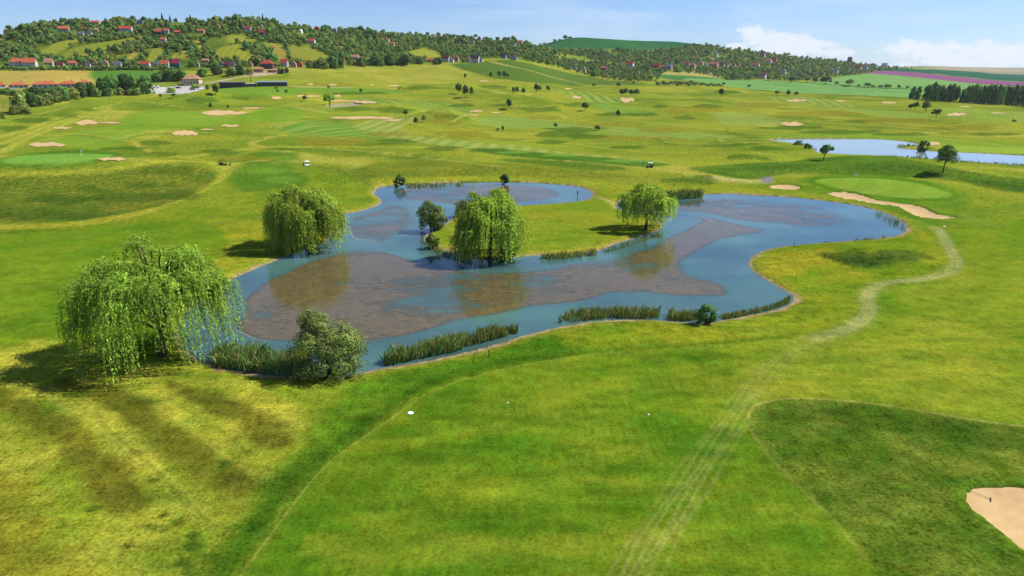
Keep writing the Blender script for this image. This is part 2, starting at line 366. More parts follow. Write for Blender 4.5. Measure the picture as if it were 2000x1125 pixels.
# ------------------------------------------------------------------ bunkers: pairs of (far edge, near edge) in the picture
def lens(u, v, ru, rv, seed=1, n=9):
    r_ = np.random.RandomState(seed); t = np.linspace(-1, 1, n); w = np.sqrt(np.maximum(0, 1-t*t))
    up = np.stack([u+ru*t, v-rv*w*(1+0.5*r_.uniform(-1, 1, n))], 1); lo = np.stack([u+ru*t, v+rv*w*(1+0.5*r_.uniform(-1, 1, n))], 1)
    return up, lo
NEAR_BUNKERS = [
 (np.array([(1891,967),(1896,955),(1912,951),(1945,949),(1985,950),(2030,956),(2075,968),(2110,990),(2125,1015)]), np.array([(1891,967),(1896,985),(1922,1008),(1952,1032),(1988,1062),(2024,1092),(2070,1105),(2108,1070),(2125,1015)]), 'sandy bunker cut off by the right edge, nearest the camera'),
 (np.array([(1614,377),(1645,374),(1680,380),(1715,391),(1765,397),(1800,404),(1828,417),(1850,421),(1873,425)]), np.array([(1614,377),(1640,385),(1672,390),(1712,398),(1752,402),(1772,412),(1795,422),(1830,427),(1873,425)]), 'long curving sand bunker in front of the green by the pond'),
 (np.array([(1501,364),(1512,361),(1530,360.5),(1550,361.5),(1567,366)]), np.array([(1501,364),(1512,368),(1530,370),(1550,370),(1567,366)]), 'small oval sand bunker left of the green by the pond'),
]
FAR_BUNKERS = [(92,283,37,4.5),(168,240.5,24,4.2),(214,240.5,24,1.3),(122,250.3,20,2.0),(438,221,46,4.0),(496,211.5,24,1.3),(362,261.5,26,4.5),(404,253.5,14,1.3),(450,246,18,2.2),(218,311.5,28,3.4),
 (706,231,64,2.6),(770,235,15,2),(540,191.5,10,3),(602,188,24,1.6),(660,188,8,2),(672,197.5,30,1.6),(715,200,23,2),(606,165,7,1.5),(650,166,9,1.4),(727,166.5,6,1.1),(770,167.5,10,1.3),
 (930,217.5,13,2),(925,225,11,1.3),(968,220,10,1.3),(945,158.5,9,1.5),(1127,190.5,10,2.2),(1225,195,15,4),(1110,173.5,8,1.2),(1556,196.5,20,2.2),(1642,197.5,11,1.1),(1736,201,14,2),(1868,224,19,3),(1950,221.5,16,1.5),(1886,208.5,12,1),(1548,242.5,24,3.2),(1823,281.5,14,3.4),(20,311,0.1,0.1)][:-1]

# ------------------------------------------------------------------ the ground sheet
azg = np.radians(np.linspace(-45.5, 45.5, 985))
def flat_D(v): 
    x, y, z = pix_dir(1000.0, v); return float(-H*y/z)
vr = np.arange(1230, 304, -1.9); Dn = np.array([flat_D(v) for v in vr])
Dm = [Dn[-1]]
while Dm[-1] < 1500: Dm.append(Dm[-1] + max(2.4, Dm[-1]*0.0042))
while Dm[-1] < 13500: Dm.append(Dm[-1]*1.022)
DR = np.concatenate([[12, 22, 28], Dn, np.array(Dm[1:])])
A_, D_ = np.meshgrid(azg, DR, indexing='ij')
GX = (np.sin(A_)*D_).ravel(); GY = (np.cos(A_)*D_).ravel(); GD = D_.ravel()
GZ = terrain(GX, GY)
def bb(poly, pad):
    return (GX > poly[:, 0].min()-pad) & (GX < poly[:, 0].max()+pad) & (GY > poly[:, 1].min()-pad) & (GY < poly[:, 1].max()+pad)
SHORE = np.full(GX.shape, 1e3)
for poly, wl in ((W_POND, WATER), (W_POND2, WATER), (W_POND3, POND3[2]-0.35)):
    i = np.where(bb(poly, 14))[0]; d = sdf(poly, GX[i], GY[i])
    d = d + 0.25*vnoise(GX[i]/1.3, GY[i]/1.3, 21) + 0.12*vnoise(GX[i]/0.5, GY[i]/0.5, 22)
    SHORE[i] = np.minimum(SHORE[i], d)
    prof = np.where(d < 0, wl + np.maximum(d*0.6, -1.6), wl + (GZ[i]-wl)*sstep(-0.3, 2.6, d)*0.85 + 0.15*(GZ[i]-wl)*sstep(0, 9, d))
    GZ[i] = np.where(d < 10, np.minimum(prof, GZ[i]), GZ[i])
SANDS = []
def sand_world(up, lo, n=40):
    k = max(1, int(math.ceil(n/(len(up)-1)))); a = world_poly(up, k, False); b = world_poly(lo, k, False); m = min(len(a), len(b)); return a[:m], b[:m]
for up, lo, lab in NEAR_BUNKERS:
    a, b = sand_world(up, lo); poly = np.concatenate([a, b[::-1][1:-1]]); i = np.where(bb(poly, 6))[0]; d = sdf(poly, GX[i], GY[i]); d = d + 0.32*vnoise(GX[i]/0.9, GY[i]/0.9, 61) + 0.16*vnoise(GX[i]/0.33, GY[i]/0.33, 62)
    GZ[i] += 0.16*np.exp(-((d-1.0)/1.0)**2) - 0.95*sstep(0.35, -0.75, d)
    SANDS.append((a, b, poly, lab))
# ------------------------------------------------------------------ what grows where (grass kinds, crops, tracks): base colours on the ground sheet
COL = np.zeros((len(GX), 3)); TALL = np.zeros(len(GX))       # TALL: height of the sward (0 shaved .. 1 meadow)
nA = fbm(GX/70, GY/70, 31, 3); nB = fbm(GX/22, GY/22, 41, 3); nC = fbm(GX/6.5, GY/6.5, 51, 3)
nearw = 1-sstep(150, 300, GD)
lawn = S(140,168,34); lawn2 = S(96,146,24); rough1 = S(166,176,54); rough2 = S(116,146,40)
def mixc(a, b, t): t = np.clip(t, 0, 1)[:, None]; return a*(1-t)+b*t
near_c = mixc(np.tile(lawn, (len(GX), 1)), lawn2, 0.45+nB*0.9+nC*0.5)
far_c = mixc(np.tile(rough1, (len(GX), 1)), rough2, 0.38+nA*0.9+nB*0.75+nC*0.35)
COL = mixc(far_c, near_c, nearw)
# mown boundaries of the middle course, with shade of hollows painted as dark lines
wx = GX + 14*nB; wy = GY + 18*nA
rg = 1-np.abs(2*vnoise(wx/75, wy/42, 301)); rg2 = 1-np.abs(2*vnoise(wx/38+7, wy/24, 305)); midw = sstep(190, 300, GD)*(1-sstep(650, 900, GD))
COL = mixc(COL, S(196,194,78), midw*np.clip((rg-0.93)/0.05, 0, 1)*0.65)
COL = mixc(COL, S(150,176,50), midw*sstep(0.05, 0.4, vnoise(wx/55+3, wy/34, 311))*0.6)
COL = mixc(COL, S(88,124,36), midw*np.clip((rg2-0.90)/0.1, 0, 1)*sstep(0.0, 0.3, vnoise(wx/50, wy/50, 317))*0.6)
TALL[:] = 0.35 + 0.3*(1-nearw)
def lay(P, col, soft=0.6, st=1.0, n=3, col2=None, patch=0.0, ps=9.0, stripe=None, tall=None, edge=0.0, es=3.0, seed=60, raw=None, line=None):
    poly = raw if raw is not None else world_poly(P, n)
    if len(poly) < 3: return
    i = np.where(bb(poly, 6+soft*3))[0]
    if len(i) == 0: return
    x = GX[i]; y = GY[i]; d = sdf(poly, x, y); w = soft + 0.0022*GD[i]
    if edge: d = d + edge*2*fbm(x/es, y/es, seed+5, 2)
    m = sstep(w, -w, d)*st
    c = np.tile(np.asarray(col), (len(i), 1))
    if col2 is not None: c = mixc(c, np.asarray(col2), 0.5+patch*(fbm(x/ps, y/ps, seed, 3)*1.5+nC[i]*0.6))
    if stripe is not None:
        (p, q, per, scol, k) = stripe
        px, py, pd = hit([p[0], q[0]], [p[1], q[1]]); dx, dy = px[1]-px[0], py[1]-py[0]; l = math.hypot(dx, dy)
        t = (-(x-px[0])*dy + (y-py[0])*dx)/l/per; s = 0.5+0.5*np.tanh(3.0*np.sin(2*math.pi*t))
        c = mixc(c, np.asarray(scol), s*k)
    COL[i] = mixc(COL[i], c, m)
    if tall is not None: TALL[i] = TALL[i]*(1-m)+tall*m
    if line is not None:
        lc, lw, lst = line
        ml = np.exp(-((d+0.0)/(lw+0.0012*GD[i]))**2)*lst*(0.75+0.5*fbm(x/3, y/3, 77, 2)); COL[i] = mixc(COL[i], np.tile(np.asarray(lc), (len(i), 1)), ml)
def band(P, col, width, soft=0.4, st=1.0, n=4, tall=None, rag=0.0, raw=None):
    poly = raw if raw is not None else world_poly(P, n, False)
    if len(poly) < 2: return
    i = np.where(bb(poly, width+soft*2+2))[0]
    if len(i) == 0: return
    x = GX[i]; y = GY[i]; d = sdf(poly, x, y, False); w = soft+0.0012*GD[i]
    m = sstep(width/2+w, width/2-w, d + rag*width*0.45*fbm(x/2.2, y/2.2, 91, 2))*np.clip(st*(1+0.6*rag*fbm(x/4, y/4, 17, 2)), 0, 1)
    COL[i] = mixc(COL[i], np.tile(np.asarray(col), (len(i), 1)), m)
    if tall is not None: TALL[i] = TALL[i]*(1-m)+tall*m
def blot(us, col, st=0.8, seed=200, tall=0.8):
    for k, (u, v, ru, rv) in enumerate(us):
        lay(ell(u, v, ru, rv, 14, seed+k), col, 1.0, st, 2, edge=2.2, es=7, tall=tall, seed=seed+k)
FAIR = S(100,152,28); FAIR2 = S(134,168,34); GREEN = S(140,184,58); YEL = S(186,188,56); PALE = S(176,184,84); OLIVE = S(104,112,32); DKG = S(60,112,26); DKR = S(72,112,32)
# --- far country first
lay([(-700,175),(-300,150),(0,139),(170,138),(178,140),(186,156),(170,170),(0,172),(-700,200)], S(205,180,92), 2, 1, 2, S(188,172,76), 0.8, 40)
lay([(178,139),(250,138),(330,140),(320,160),(250,166),(190,160)], S(98,150,58), 2, 1, 2)
lay([(-300,190),(0,178),(22,180),(25,205),(18,222),(0,228),(-300,250)], S(180,166,78), 2, 1, 2, S(130,150,50), 0.8, 30)
# the wooded hill: grass between the trees
lay([(-900,128),(-300,131),(0,134),(300,134),(480,132),(620,134),(760,128),(860,121),(960,114),(1080,124),(1180,146),(1300,140),(1380,146),(1480,152),(1560,152),(1680,148),(1760,140),(1770,126),(1700,124),(1500,103),(1340,88),(1330,92),(1200,100),(1050,94),(1030,78),(900,68),(700,55),(560,38),(300,34),(100,44),(0,68),(-900,80)], S(88,118,38), 6, 1, 2, S(120,140,44), 0.9, 30)
OPENS = []
for P, c in [([(2,86),(18,80),(20,90),(2,96)], S(150,168,56)), ([(72,108),(92,90),(130,78),(150,76),(160,82),(120,100),(100,110)], S(158,170,56)), ([(120,108),(150,92),(190,84),(230,78),(280,68),(290,72),(240,88),(190,104),(150,112),(128,114)], S(150,164,52)),
  ([(165,108),(185,98),(190,100),(172,111)], S(205,180,90)), ([(205,112),(230,100),(235,103),(212,116)], S(196,184,80)), ([(240,118),(262,102),(270,104),(250,120)], S(190,180,76)), ([(285,118),(300,94),(320,92),(318,112),(305,120)], S(160,172,60)), ([(325,120),(345,100),(372,100),(370,114),(350,116)], S(168,172,62)),
  ([(378,80),(392,76),(398,92),(400,108),(390,108),(384,96)], S(190,180,70)), ([(415,112),(432,92),(470,86),(478,92),(505,116),(470,118),(440,114)], S(160,172,54)), ([(442,72),(470,68),(492,70),(500,80),(470,84),(455,88)], S(165,172,60)), ([(506,84),(540,84),(562,100),(562,118),(545,120),(530,100)], S(150,166,60)), ([(524,86),(548,90),(562,104),(566,118),(556,118)], S(168,150,70)), ([(562,92),(600,90),(650,112),(660,118),(600,118),(566,112)], S(146,154,54)),
  ([(800,100),(836,94),(862,106),(864,116),(820,116),(800,110)], S(160,170,60)), ([(1085,105),(1130,108),(1160,118),(1200,124),(1240,126),(1238,132),(1180,126),(1120,120),(1090,114)], S(140,165,52)), ([(1360,114),(1412,108),(1420,113),(1370,118)], S(140,160,60)), ([(540,46),(580,44),(560,52)], S(150,155,60)), ([(330,44),(366,42),(360,52),(335,52)], S(120,150,50))]:
    OPENS.append(P)
    lay(P, c, 2.5, 0.95, 2, stripe=((P[0][0], P[0][1]), (P[1][0], P[1][1]), 7.0, c*0.72, 0.55) if abs(P[0][0]-415) < 60 or P[0][0] in (285, 325) else None)
band([(738,88),(740,78),(744,66),(746,58)], S(215,200,140), 8, 1, 1, 3)
band([(686,57),(700,57.5),(720,58)], S(220,205,160), 14, 2, 0.9, 3)
# hill field, vineyards, crops on the right
_hf = world_poly([(1026,82),(1040,88),(1080,95),(1150,97.5),(1260,98),(1330,92.5),(1356,89)], 3, False)
lay(None, S(34,102,62), 6, 1, 2, S(60,122,60), 0.8, 90, raw=np.concatenate([_hf, [_hf[-1]*4000/np.hypot(*_hf[-1])], [_hf[0]*4000/np.hypot(*_hf[0])]]))
lay([(880,126),(960,119),(1000,118),(1060,130),(1130,146),(1200,158),(1260,163),(1240,166),(1130,165),(1050,162),(970,153),(900,136)], S(98,134,44), 3, 1, 2, S(112,142,50), 0.6, 60, stripe=((1000,122),(1160,162),9.0,S(64,100,34),0.5))
band([(962,121),(974,124),(1000,130),(1040,139),(1080,151),(1110,158),(1135,163)], S(188,180,96), 8, 1, 0.9, 4)
lay([(1270,141),(1340,140),(1400,147),(1402,152),(1340,148),(1280,146)], S(196,186,104), 3, 0.8, 2)
lay([(1275,146),(1330,147),(1400,153),(1380,158),(1300,154)], S(66,140,70), 4, 0.9, 2)
lay([(1340,153),(1420,155),(1500,158),(1560,160),(1600,160),(1640,151),(1700,143),(1760,146),(1850,155),(1950,163),(2050,166),(2500,180),(2500,215),(2050,200),(1900,194),(1780,190),(1700,187),(1600,183),(1500,177),(1420,168),(1350,160)], S(138,188,100), 4, 1, 2, S(122,178,88), 0.5, 90)
band([(1500,158.5),(1580,162),(1640,166),(1700,171),(1780,173.5)], S(70,110,50), 12, 3, 0.7, 3)
band([(1340,163),(1420,170),(1500,178.5),(1600,184.5),(1700,188.5),(1780,191)], S(90,106,40), 8, 2, 0.9, 3)
lay([(1690,143),(1720,138.5),(1800,142.5),(1900,152.5),(2000,159.5),(2500,178),(2500,192),(2000,168),(1900,163),(1800,152),(1740,146)], S(158,92,142), 5, 1, 2, S(150,104,128), 0.6, 50)
lay([(1708,136),(1780,134.5),(1850,137),(1920,141),(2000,146),(2500,158),(2500,177),(2000,159),(1900,152),(1800,142),(1720,138)], S(36,106,72), 8, 1, 2, S(44,112,70), 0.5, 200)
lay([(1795,131),(1900,131.5),(2000,134),(2500,135),(2500,152),(2000,146),(1920,140.5),(1850,136)], S(205,178,146), 20, 1, 2, S(150,160,110), 0.9, 900)
# village forecourts, car park, roads
lay([(273,178),(300,172),(330,169),(370,168),(398,169),(392,176),(370,182),(330,183),(280,183)], S(226,218,210), 1.5, 1, 2)
band([(404,163),(440,156),(480,149),(510,144),(545,139),(575,135)], S(206,192,150), 6, 1, 0.9, 3)
lay([(488,140),(530,139),(560,136),(580,135),(560,141),(520,147),(490,149)], S(214,190,160), 2, 0.9, 2)
band([(120,133),(200,133.5),(300,134),(420,137)], S(60,98,34), 8, 2, 0.8, 3)
# --- middle course
lay([(560,128),(700,128),(820,126),(880,127),(900,136),(970,154),(1050,163),(1000,160),(900,162),(820,166),(740,163),(640,160),(570,150)], S(186,186,72), 4, 0.8, 2, S(156,168,54), 0.8, 24)
lay([(560,172),(700,172),(800,178),(760,184),(640,180),(560,178)], S(118,166,58), 3, 0.85, 2)
lay([(425,172),(560,170),(575,186),(520,186),(440,182)], S(124,172,52), 3, 0.85, 2)
lay([(92,266),(140,258),(220,246),(238,232),(300,216),(390,219),(450,228),(520,212),(600,206),(600,222),(570,236),(500,240),(440,243),(340,254),(280,268),(240,278),(200,292),(140,286),(96,276)], S(148,184,58), 2.5, 0.95, 3, S(124,166,44), 0.7, 25, tall=0.1)
lay([(540,252),(556,240),(600,236),(650,238),(706,243),(700,248),(722,258),(748,267),(700,271),(620,268),(570,262)], S(140,176,72), 1.5, 0.95, 3, stripe=((560,262),(700,246),9.0,S(104,150,44),0.8), tall=0.05)
lay([(690,246),(720,236),(770,229),(803,226),(812,231),(800,240),(786,250),(798,262),(850,270),(920,277),(1010,284),(1100,297),(1200,306),(1260,312),(1310,319),(1306,325),(1200,318),(1080,305),(950,294),(850,282),(770,273),(740,262),(705,254)], S(172,188,92), 1.5, 0.9, 3, stripe=((740,262),(800,230),8.0,S(134,164,54),0.7), tall=0.1)
lay([(700,190),(790,196),(880,200),(930,212),(900,222),(860,214),(790,208),(700,200)], S(150,180,76), 2.5, 0.8, 2, stripe=((800,198),(900,218),10.0,S(116,154,48),0.8))
lay([(925,232),(980,226),(1040,232),(1110,240),(1200,246),(1290,254),(1400,262),(1440,268),(1330,270),(1240,266),(1150,258),(1050,250),(960,246),(930,240)], S(156,184,84), 2.0, 0.9, 3, stripe=((960,238),(1300,262),8.0,S(122,160,50),0.75), tall=0.05)
lay([(1075,176),(1110,178),(1160,184),(1210,194),(1204,202),(1165,200),(1120,186)], S(158,186,84), 1.5, 0.9, 2, stripe=((1130,178),(1170,201),11.0,S(112,150,44),0.85), tall=0.05)
lay([(1150,202),(1200,204),(1260,214),(1290,226),(1230,226),(1180,218)], S(132,172,62), 2, 0.8, 2)
lay([(1395,222),(1450,220),(1520,232),(1540,242),(1450,245),(1405,240)], S(160,182,82), 2, 0.85, 3, stripe=((1400,236),(1520,242),7.0,S(144,172,66),0.6), tall=0.05)
lay([(1500,192),(1580,190),(1640,200),(1676,208),(1620,210),(1540,200)], S(164,184,88), 2, 0.85, 2, stripe=((1560,194),(1600,208),11.0,S(118,154,46),0.85), tall=0.05)
lay([(1640,212),(1720,214),(1800,222),(1850,230),(1790,232),(1700,224)], S(142,176,66), 2, 0.8, 2)
lay([(1840,212),(1900,212),(2040,224),(2040,236),(1940,240),(1860,232)], S(150,180,66), 2, 0.8, 2)
lay([(1500,262),(1650,256),(1800,266),(1950,276),(2040,284),(2040,296),(1900,290),(1780,278),(1640,269),(1500,271)], S(136,172,50), 2, 0.85, 2)
lay([(1830,286),(1900,285),(2040,292),(2040,301),(1920,298),(1840,294)], S(158,194,66), 1.2, 0.9, 2, tall=0.05)
band([(1500,222),(1650,232),(1800,246),(2000,268)], S(188,186,70), 6, 3, 0.6, 3)
band([(1440,240),(1600,248),(1800,266),(1990,288)], S(180,182,66), 4, 2, 0.5, 3)
band([(0,300),(40,282),(110,268),(60,262)], S(178,186,70), 4, 1.5, 0.6, 3)
for off in (0, 9, 18):
    band([(0,268+off*1.6),(60,250+off),(110,232+off*0.9),(170,215+off*0.6),(215,206+off*0.4)], S(188,192,70), 3.6, 1.0, 0.75, 4)
for k in range(4):
    band([(150+18*k,240),(190+16*k,226),(212+14*k,216)], S(190,192,76), 3.0, 1.0, 0.7, 3)
for k in range(3):
    band([(266+13*k,270),(280+15*k,262),(296+12*k,257)], S(182,188,72), 3.5, 1.0, 0.7, 3)
for k in range(4):
    band([(560+15*k,205+k*1.5),(585+15*k,212+k*1.5),(610+13*k,219+k*1.2)], S(178,182,74), 3.0, 1.0, 0.6, 3)
for k in range(3):
    band([(505+20*k,248),(525+20*k,241),(560+12*k,240)], S(178,184,78), 3.5, 1.0, 0.6, 3)
band([(255,275),(285,292),(320,304),(380,305),(440,296),(520,288),(600,287),(700,287),(820,288),(960,292)], S(190,190,66), 3.2, 0.8, 0.75, 4, rag=0.5)
band([(330,304),(400,314),(440,330),(430,348),(400,366),(350,392),(270,415),(160,434),(60,440),(-60,444)], S(182,188,56), 3.0, 0.8, 0.8, 4, rag=0.5)
band([(-60,342),(60,341),(180,336),(260,325),(320,314),(400,316)], S(188,190,60), 3.0, 0.8, 0.85, 4, rag=0.5)
band([(830,288),(960,298),(1080,312),(1200,322),(1300,332),(1380,345),(1440,352),(1500,355)], S(190,190,84), 3.2, 0.8, 0.8, 4, rag=0.4)
lay([(1308,322),(1335,324),(1420,346),(1500,352),(1496,358),(1410,356),(1320,338),(1240,326),(1260,320)], S(184,186,70), 1.5, 0.75, 3)
band([(1380,346),(1440,352),(1480,355),(1503,356)], S(196,190,140), 2.4, 0.5, 0.9, 3)
band([(1497,356),(1497,350),(1496,345)], S(158,142,150), 3.4, 0.4, 0.95, 2)
# tees and dark mown shelves
lay([(925,291),(990,292),(1100,302),(1200,309),(1290,318),(1305,323),(1250,326),(1160,318),(1050,310),(960,300)], S(82,134,36), 1.2, 0.9, 3, S(66,118,30), 0.8, 10)
for e in [(1000,297,40,2.6),(1095,303,35,3),(1225,314,50,3)]: lay(ell(*e), S(128,172,58), 0.8, 0.8, 1, tall=0.05)
for e in [(528,306,62,10),(512,345,72,30),(565,352,42,18),(698,389,46,14),(660,375,30,16)]: lay(ell(*e, 16, 5), S(84,134,34), 2.0, 0.8, 2, edge=1, es=8)
for e in [(538,308,34,4.5),(523,334,40,6),(552,351,36,8),(690,389,30,7)]: lay(ell(*e), S(116,162,46), 0.8, 0.85, 1, tall=0.05)
# rough meadows and dark tussocky hollows
lay([(-80,345),(0,344),(120,342),(210,336),(300,321),(370,318),(412,328),(424,344),(398,368),(335,396),(250,416),(150,430),(0,436),(-80,438)], S(92,124,34), 1.2, 0.95, 3, S(128,142,42), 0.95, 11, tall=1.0)
blot([(330,333,50,9),(360,380,40,8),(250,385,70,10),(120,390,60,10),(80,420,90,10),(280,360,30,6),(190,372,40,7)], S(70,106,28), 0.65, 300)
lay([(612,328),(640,325),(760,345),(770,352),(730,360),(660,360),(632,356)], S(96,122,32), 1.5, 0.85, 3, S(120,140,40), 0.8, 9, tall=1.0)
lay([(680,330),(800,315),(960,318),(1140,332),(1240,345),(1180,350),(1000,345),(840,346),(760,350)], S(128,140,40), 3, 0.7, 2, S(100,126,34), 0.9, 14, tall=1.0)
lay([(980,310),(1060,312),(1150,318),(1215,326),(1225,332),(1150,332),(1050,322),(985,315)], S(78,120,34), 2, 0.8, 2, tall=0.9)
lay([(1345,328),(1420,322),(1480,318),(1560,314),(1640,305),(1740,307),(1850,326),(1960,345),(2060,355),(2060,385),(1950,366),(1860,353),(1780,347),(1700,345),(1640,343),(1560,338),(1500,345),(1460,350),(1390,340)], S(80,122,34), 1.4, 0.95, 3, S(102,138,40), 0.9, 9, tall=1.0)
lay([(1880,355),(1930,352),(2050,368),(2050,378),(1960,374)], S(66,104,30), 2, 0.7, 2, tall=1)
blot([(1466,306,42,6),(1357,352,44,10),(1080,278,28,4),(1100,261,50,8),(1145,267,40,5),(1225,288,30,3),(775,277,36,5),(862,290,36,5),(815,308,50,5),(955,294,45,4.5),(425,298,38,6),(305,279,30,4),(540,291,36,4),(390,196,32,6),(1057,212,42,6),(1205,224,40,4),(1265,224,26,4),(1340,230,22,4),(1380,207,30,4),(1290,208,18,4),(1420,180,30,4),(1540,250,60,4),(1650,258,80,4),(1760,262,60,3),(62,235,36,5),(135,225,20,4),(170,215,16,3),(20,250,24,6),(310,302,30,5),(240,290,40,4),(460,192,30,3),(770,215,40,6),(690,212,40,4),(900,206,30,4),(965,170,30,4),(820,172,30,4),(700,182,60,3),(1125,252,60,4),(980,206,26,3),(880,228,30,5),(1500,290,40,4),(1420,282,60,4),(1600,312,40,4),(1930,262,60,3),(1820,252,40,3),(1700,236,50,3)], S(82,120,34), 0.75, 400)
blot([(870,236,34,7),(760,262,40,5),(905,262,60,8),(650,275,80,8),(480,310,60,4),(1250,272,80,5),(1180,245,50,4),(1060,230,40,4),(1350,215,60,6),(1480,205,50,5),(1600,222,90,6),(1750,235,80,5),(1880,250,80,5),(1300,255,50,5),(640,165,60,4)], S(150,146,44), 0.7, 500)
# pale mower lines along the shoulders of the mounds, shade painted dark below them
for P in ([(1000,207),(1050,209),(1120,201)],[(1040,229),(1120,232),(1250,239),(1330,247),(1450,259),(1500,263)],[(1160,252),(1240,262),(1300,272)],[(1300,277),(1380,281),(1470,278)],[(560,207),(600,215),(650,222),(720,223),(785,223)],[(800,226),(815,219),(860,217)],[(880,240),(905,227),(925,223)],[(925,241),(965,247),(1010,251)],[(0,237),(60,226),(110,215),(135,208)],[(95,266),(170,263),(250,276)],[(240,271),(262,263),(300,257),(400,259)],[(300,216),(335,213),(420,220)],[(600,262),(700,274),(800,280)],[(1100,280),(1180,290),(1260,298),(1340,300)],[(1360,262),(1450,272),(1560,268)],[(1500,230),(1600,240),(1720,246),(1850,256)],[(1650,218),(1750,224),(1830,234)],[(640,290),(760,300),(860,312),(980,326)],[(440,330),(470,318),(520,314),(590,318)]):
    w_ = world_poly(P, 5, False)
    if len(w_) < 4: continue
    band(None, S(90,126,36), 3.2, 1.6, 0.5, raw=w_*(1-3.4/np.linalg.norm(w_, axis=1, keepdims=True)), rag=0.8); band(None, S(196,198,84), 1.9, 0.9, 0.6, raw=w_, rag=0.6)
# --- lawns round the pond and the peninsula
lay([(720,350),(830,345),(985,343),(1120,352),(1220,362),(1290,366),(1400,362),(1500,372),(1500,384),(1380,384),(1290,388),(1210,392),(1180,376),(1120,358),(985,351),(830,353),(745,362)], S(170,182,46), 1.5, 0.8, 3, S(142,168,38), 0.8, 8)
lay([(830,462),(880,428),(940,408),(1040,402),(1150,392),(1200,380),(1230,392),(1210,402),(1240,420),(1290,440),(1240,464),(1170,488),(1010,502),(880,494)], S(158,176,40), 1.5, 0.95, 3, S(128,166,34), 0.9, 10, tall=0.2)
band([(850,480),(900,485),(1000,494),(1100,490),(1180,480),(1240,460)], S(190,178,56), 2.4, 1.2, 0.6, 4, rag=1.0)
band([(1165,384),(1190,392),(1212,406),(1230,415)], S(200,186,96), 2.4, 0.8, 0.75, 4, rag=1.0)
lay([(430,440),(480,425),(560,418),(660,424),(650,470),(600,486),(520,518),(455,545),(400,560),(400,520),(440,480)], S(178,186,42), 1.2, 0.8, 3, S(140,168,34), 0.9, 8)
lay([(620,330),(720,362),(735,395),(660,420),(560,420),(480,430),(400,440),(350,425),(430,390),(520,372),(600,360)], S(150,174,38), 1.5, 0.8, 3, S(118,158,32), 0.9, 8)
band([(375,447),(430,436),(510,428),(560,424)], S(150,140,70), 0.8, 0.25, 0.8, 3)
# left fairway with broad mown bands
lay([(-120,466),(0,458),(150,448),(300,434),(370,431),(415,440),(440,468),(410,510),(320,560),(180,620),(90,655),(-20,672),(-120,680)], FAIR, 0.9, 0.95, 3, FAIR2, 0.55, 12, stripe=((0,560),(420,480),17.0,S(126,166,30),0.6), tall=0.05)
band([(-60,458),(60,452),(160,449)], S(110,96,34), 0.7, 0.3, 0.75, 3)
band([(-60,447),(80,444),(200,434),(300,412)], S(198,190,60), 2.0, 0.8, 0.7, 3)
# --- foreground left: sun-bleached rough with darker mown bands
lay([(-160,690),(0,680),(100,660),(230,690),(360,706),(480,735),(600,745),(700,740),(760,728),(740,820),(640,910),(560,1000),(480,1140),(440,1240),(-200,1240)], S(184,196,56), 1.0, 0.95, 3, S(138,168,38), 0.9, 5, tall=0.5)
B1 = S(98,112,26); B2 = S(122,132,34)
for P in ([(-60,736),(0,756),(60,788),(140,818),(200,862),(260,928),(292,985),(240,1000),(185,978),(115,895),(45,828),(-40,790)],
          [(110,742),(200,750),(280,774),(340,826),(420,872),(490,918),(530,960),(470,972),(400,950),(335,892),(262,842),(190,790),(120,764)],
          [(330,748),(400,764),(465,786),(530,812),(572,866),(540,880),(500,862),(455,834),(405,804),(350,775)]):
    lay(P, B1, 0.8, 0.95, 3, B2, 0.6, 3.0, edge=0.7, es=3.5)
lay([(-60,880),(0,905),(40,950),(90,1010),(150,1080),(190,1180),(60,1240),(-60,1100)], S(140,144,36), 1.6, 0.7, 3, S(164,164,40), 0.8, 4, edge=1.2)
for P in ([(60,770),(150,805),(240,870),(330,960),(400,1030)],[(80,768),(170,803),(260,868),(345,945),(420,1020)],[(300,790),(380,840),(440,890),(500,930)]):
    band(P, S(200,204,72), 0.5, 0.35, 0.30, 4, rag=0.9)
for k, P in enumerate(([(200,830),(300,915),(360,985)],[(330,780),(420,835),(500,890)])): band(P, S(120,140,34), 0.35, 0.2, 0.45, 4, rag=0.8)
for k in range(7):
    a = 480+18*k; band([(a,760+k*6),(a+20,800+k*10),(a-10,900+k*12),(a-40,1000+k*12)], S(190,192,64), 0.35, 0.25, 0.16, 4, rag=1.0)
lay([(700,742),(820,716),(930,692),(1010,668),(1090,650),(1180,640),(1330,640),(1330,662),(1150,684),(980,716),(850,755),(750,812),(650,895),(560,985),(470,1120),(420,1120),(500,960),(580,870),(650,790)], S(74,134,22), 1.6, 0.85, 3, S(96,148,26), 0.8, 4, tall=0.5)
lay([(560,965),(640,880),(720,808),(738,824),(655,908),(585,985)], S(62,112,18), 0.8, 0.5, 3, tall=0.6)  # strip by the fairway edge: tall rough, darkened for the shade it casts
lay([(1100,640),(1250,632),(1400,640),(1500,618),(1560,580),(1480,520),(1480,500),(1560,488),(1760,474),(1800,450),(1840,480),(1860,510),(1800,540),(1700,552),(1680,600),(1620,648),(1400,668),(1150,684)], S(120,160,30), 1.5, 0.85, 3, S(158,174,36), 1.0, 6, tall=0.35)
lay([(1500,500),(1560,492),(1640,490),(1600,520),(1540,540),(1500,525)], S(182,184,42), 1.5, 0.6, 3, edge=1)
lay([(1604,497),(1650,490),(1740,488),(1800,494),(1816,505),(1760,512),(1700,520),(1650,516),(1618,508)], S(66,98,34), 0.9, 0.85, 3, S(84,116,36), 0.9, 3, tall=1.0, edge=1.0)
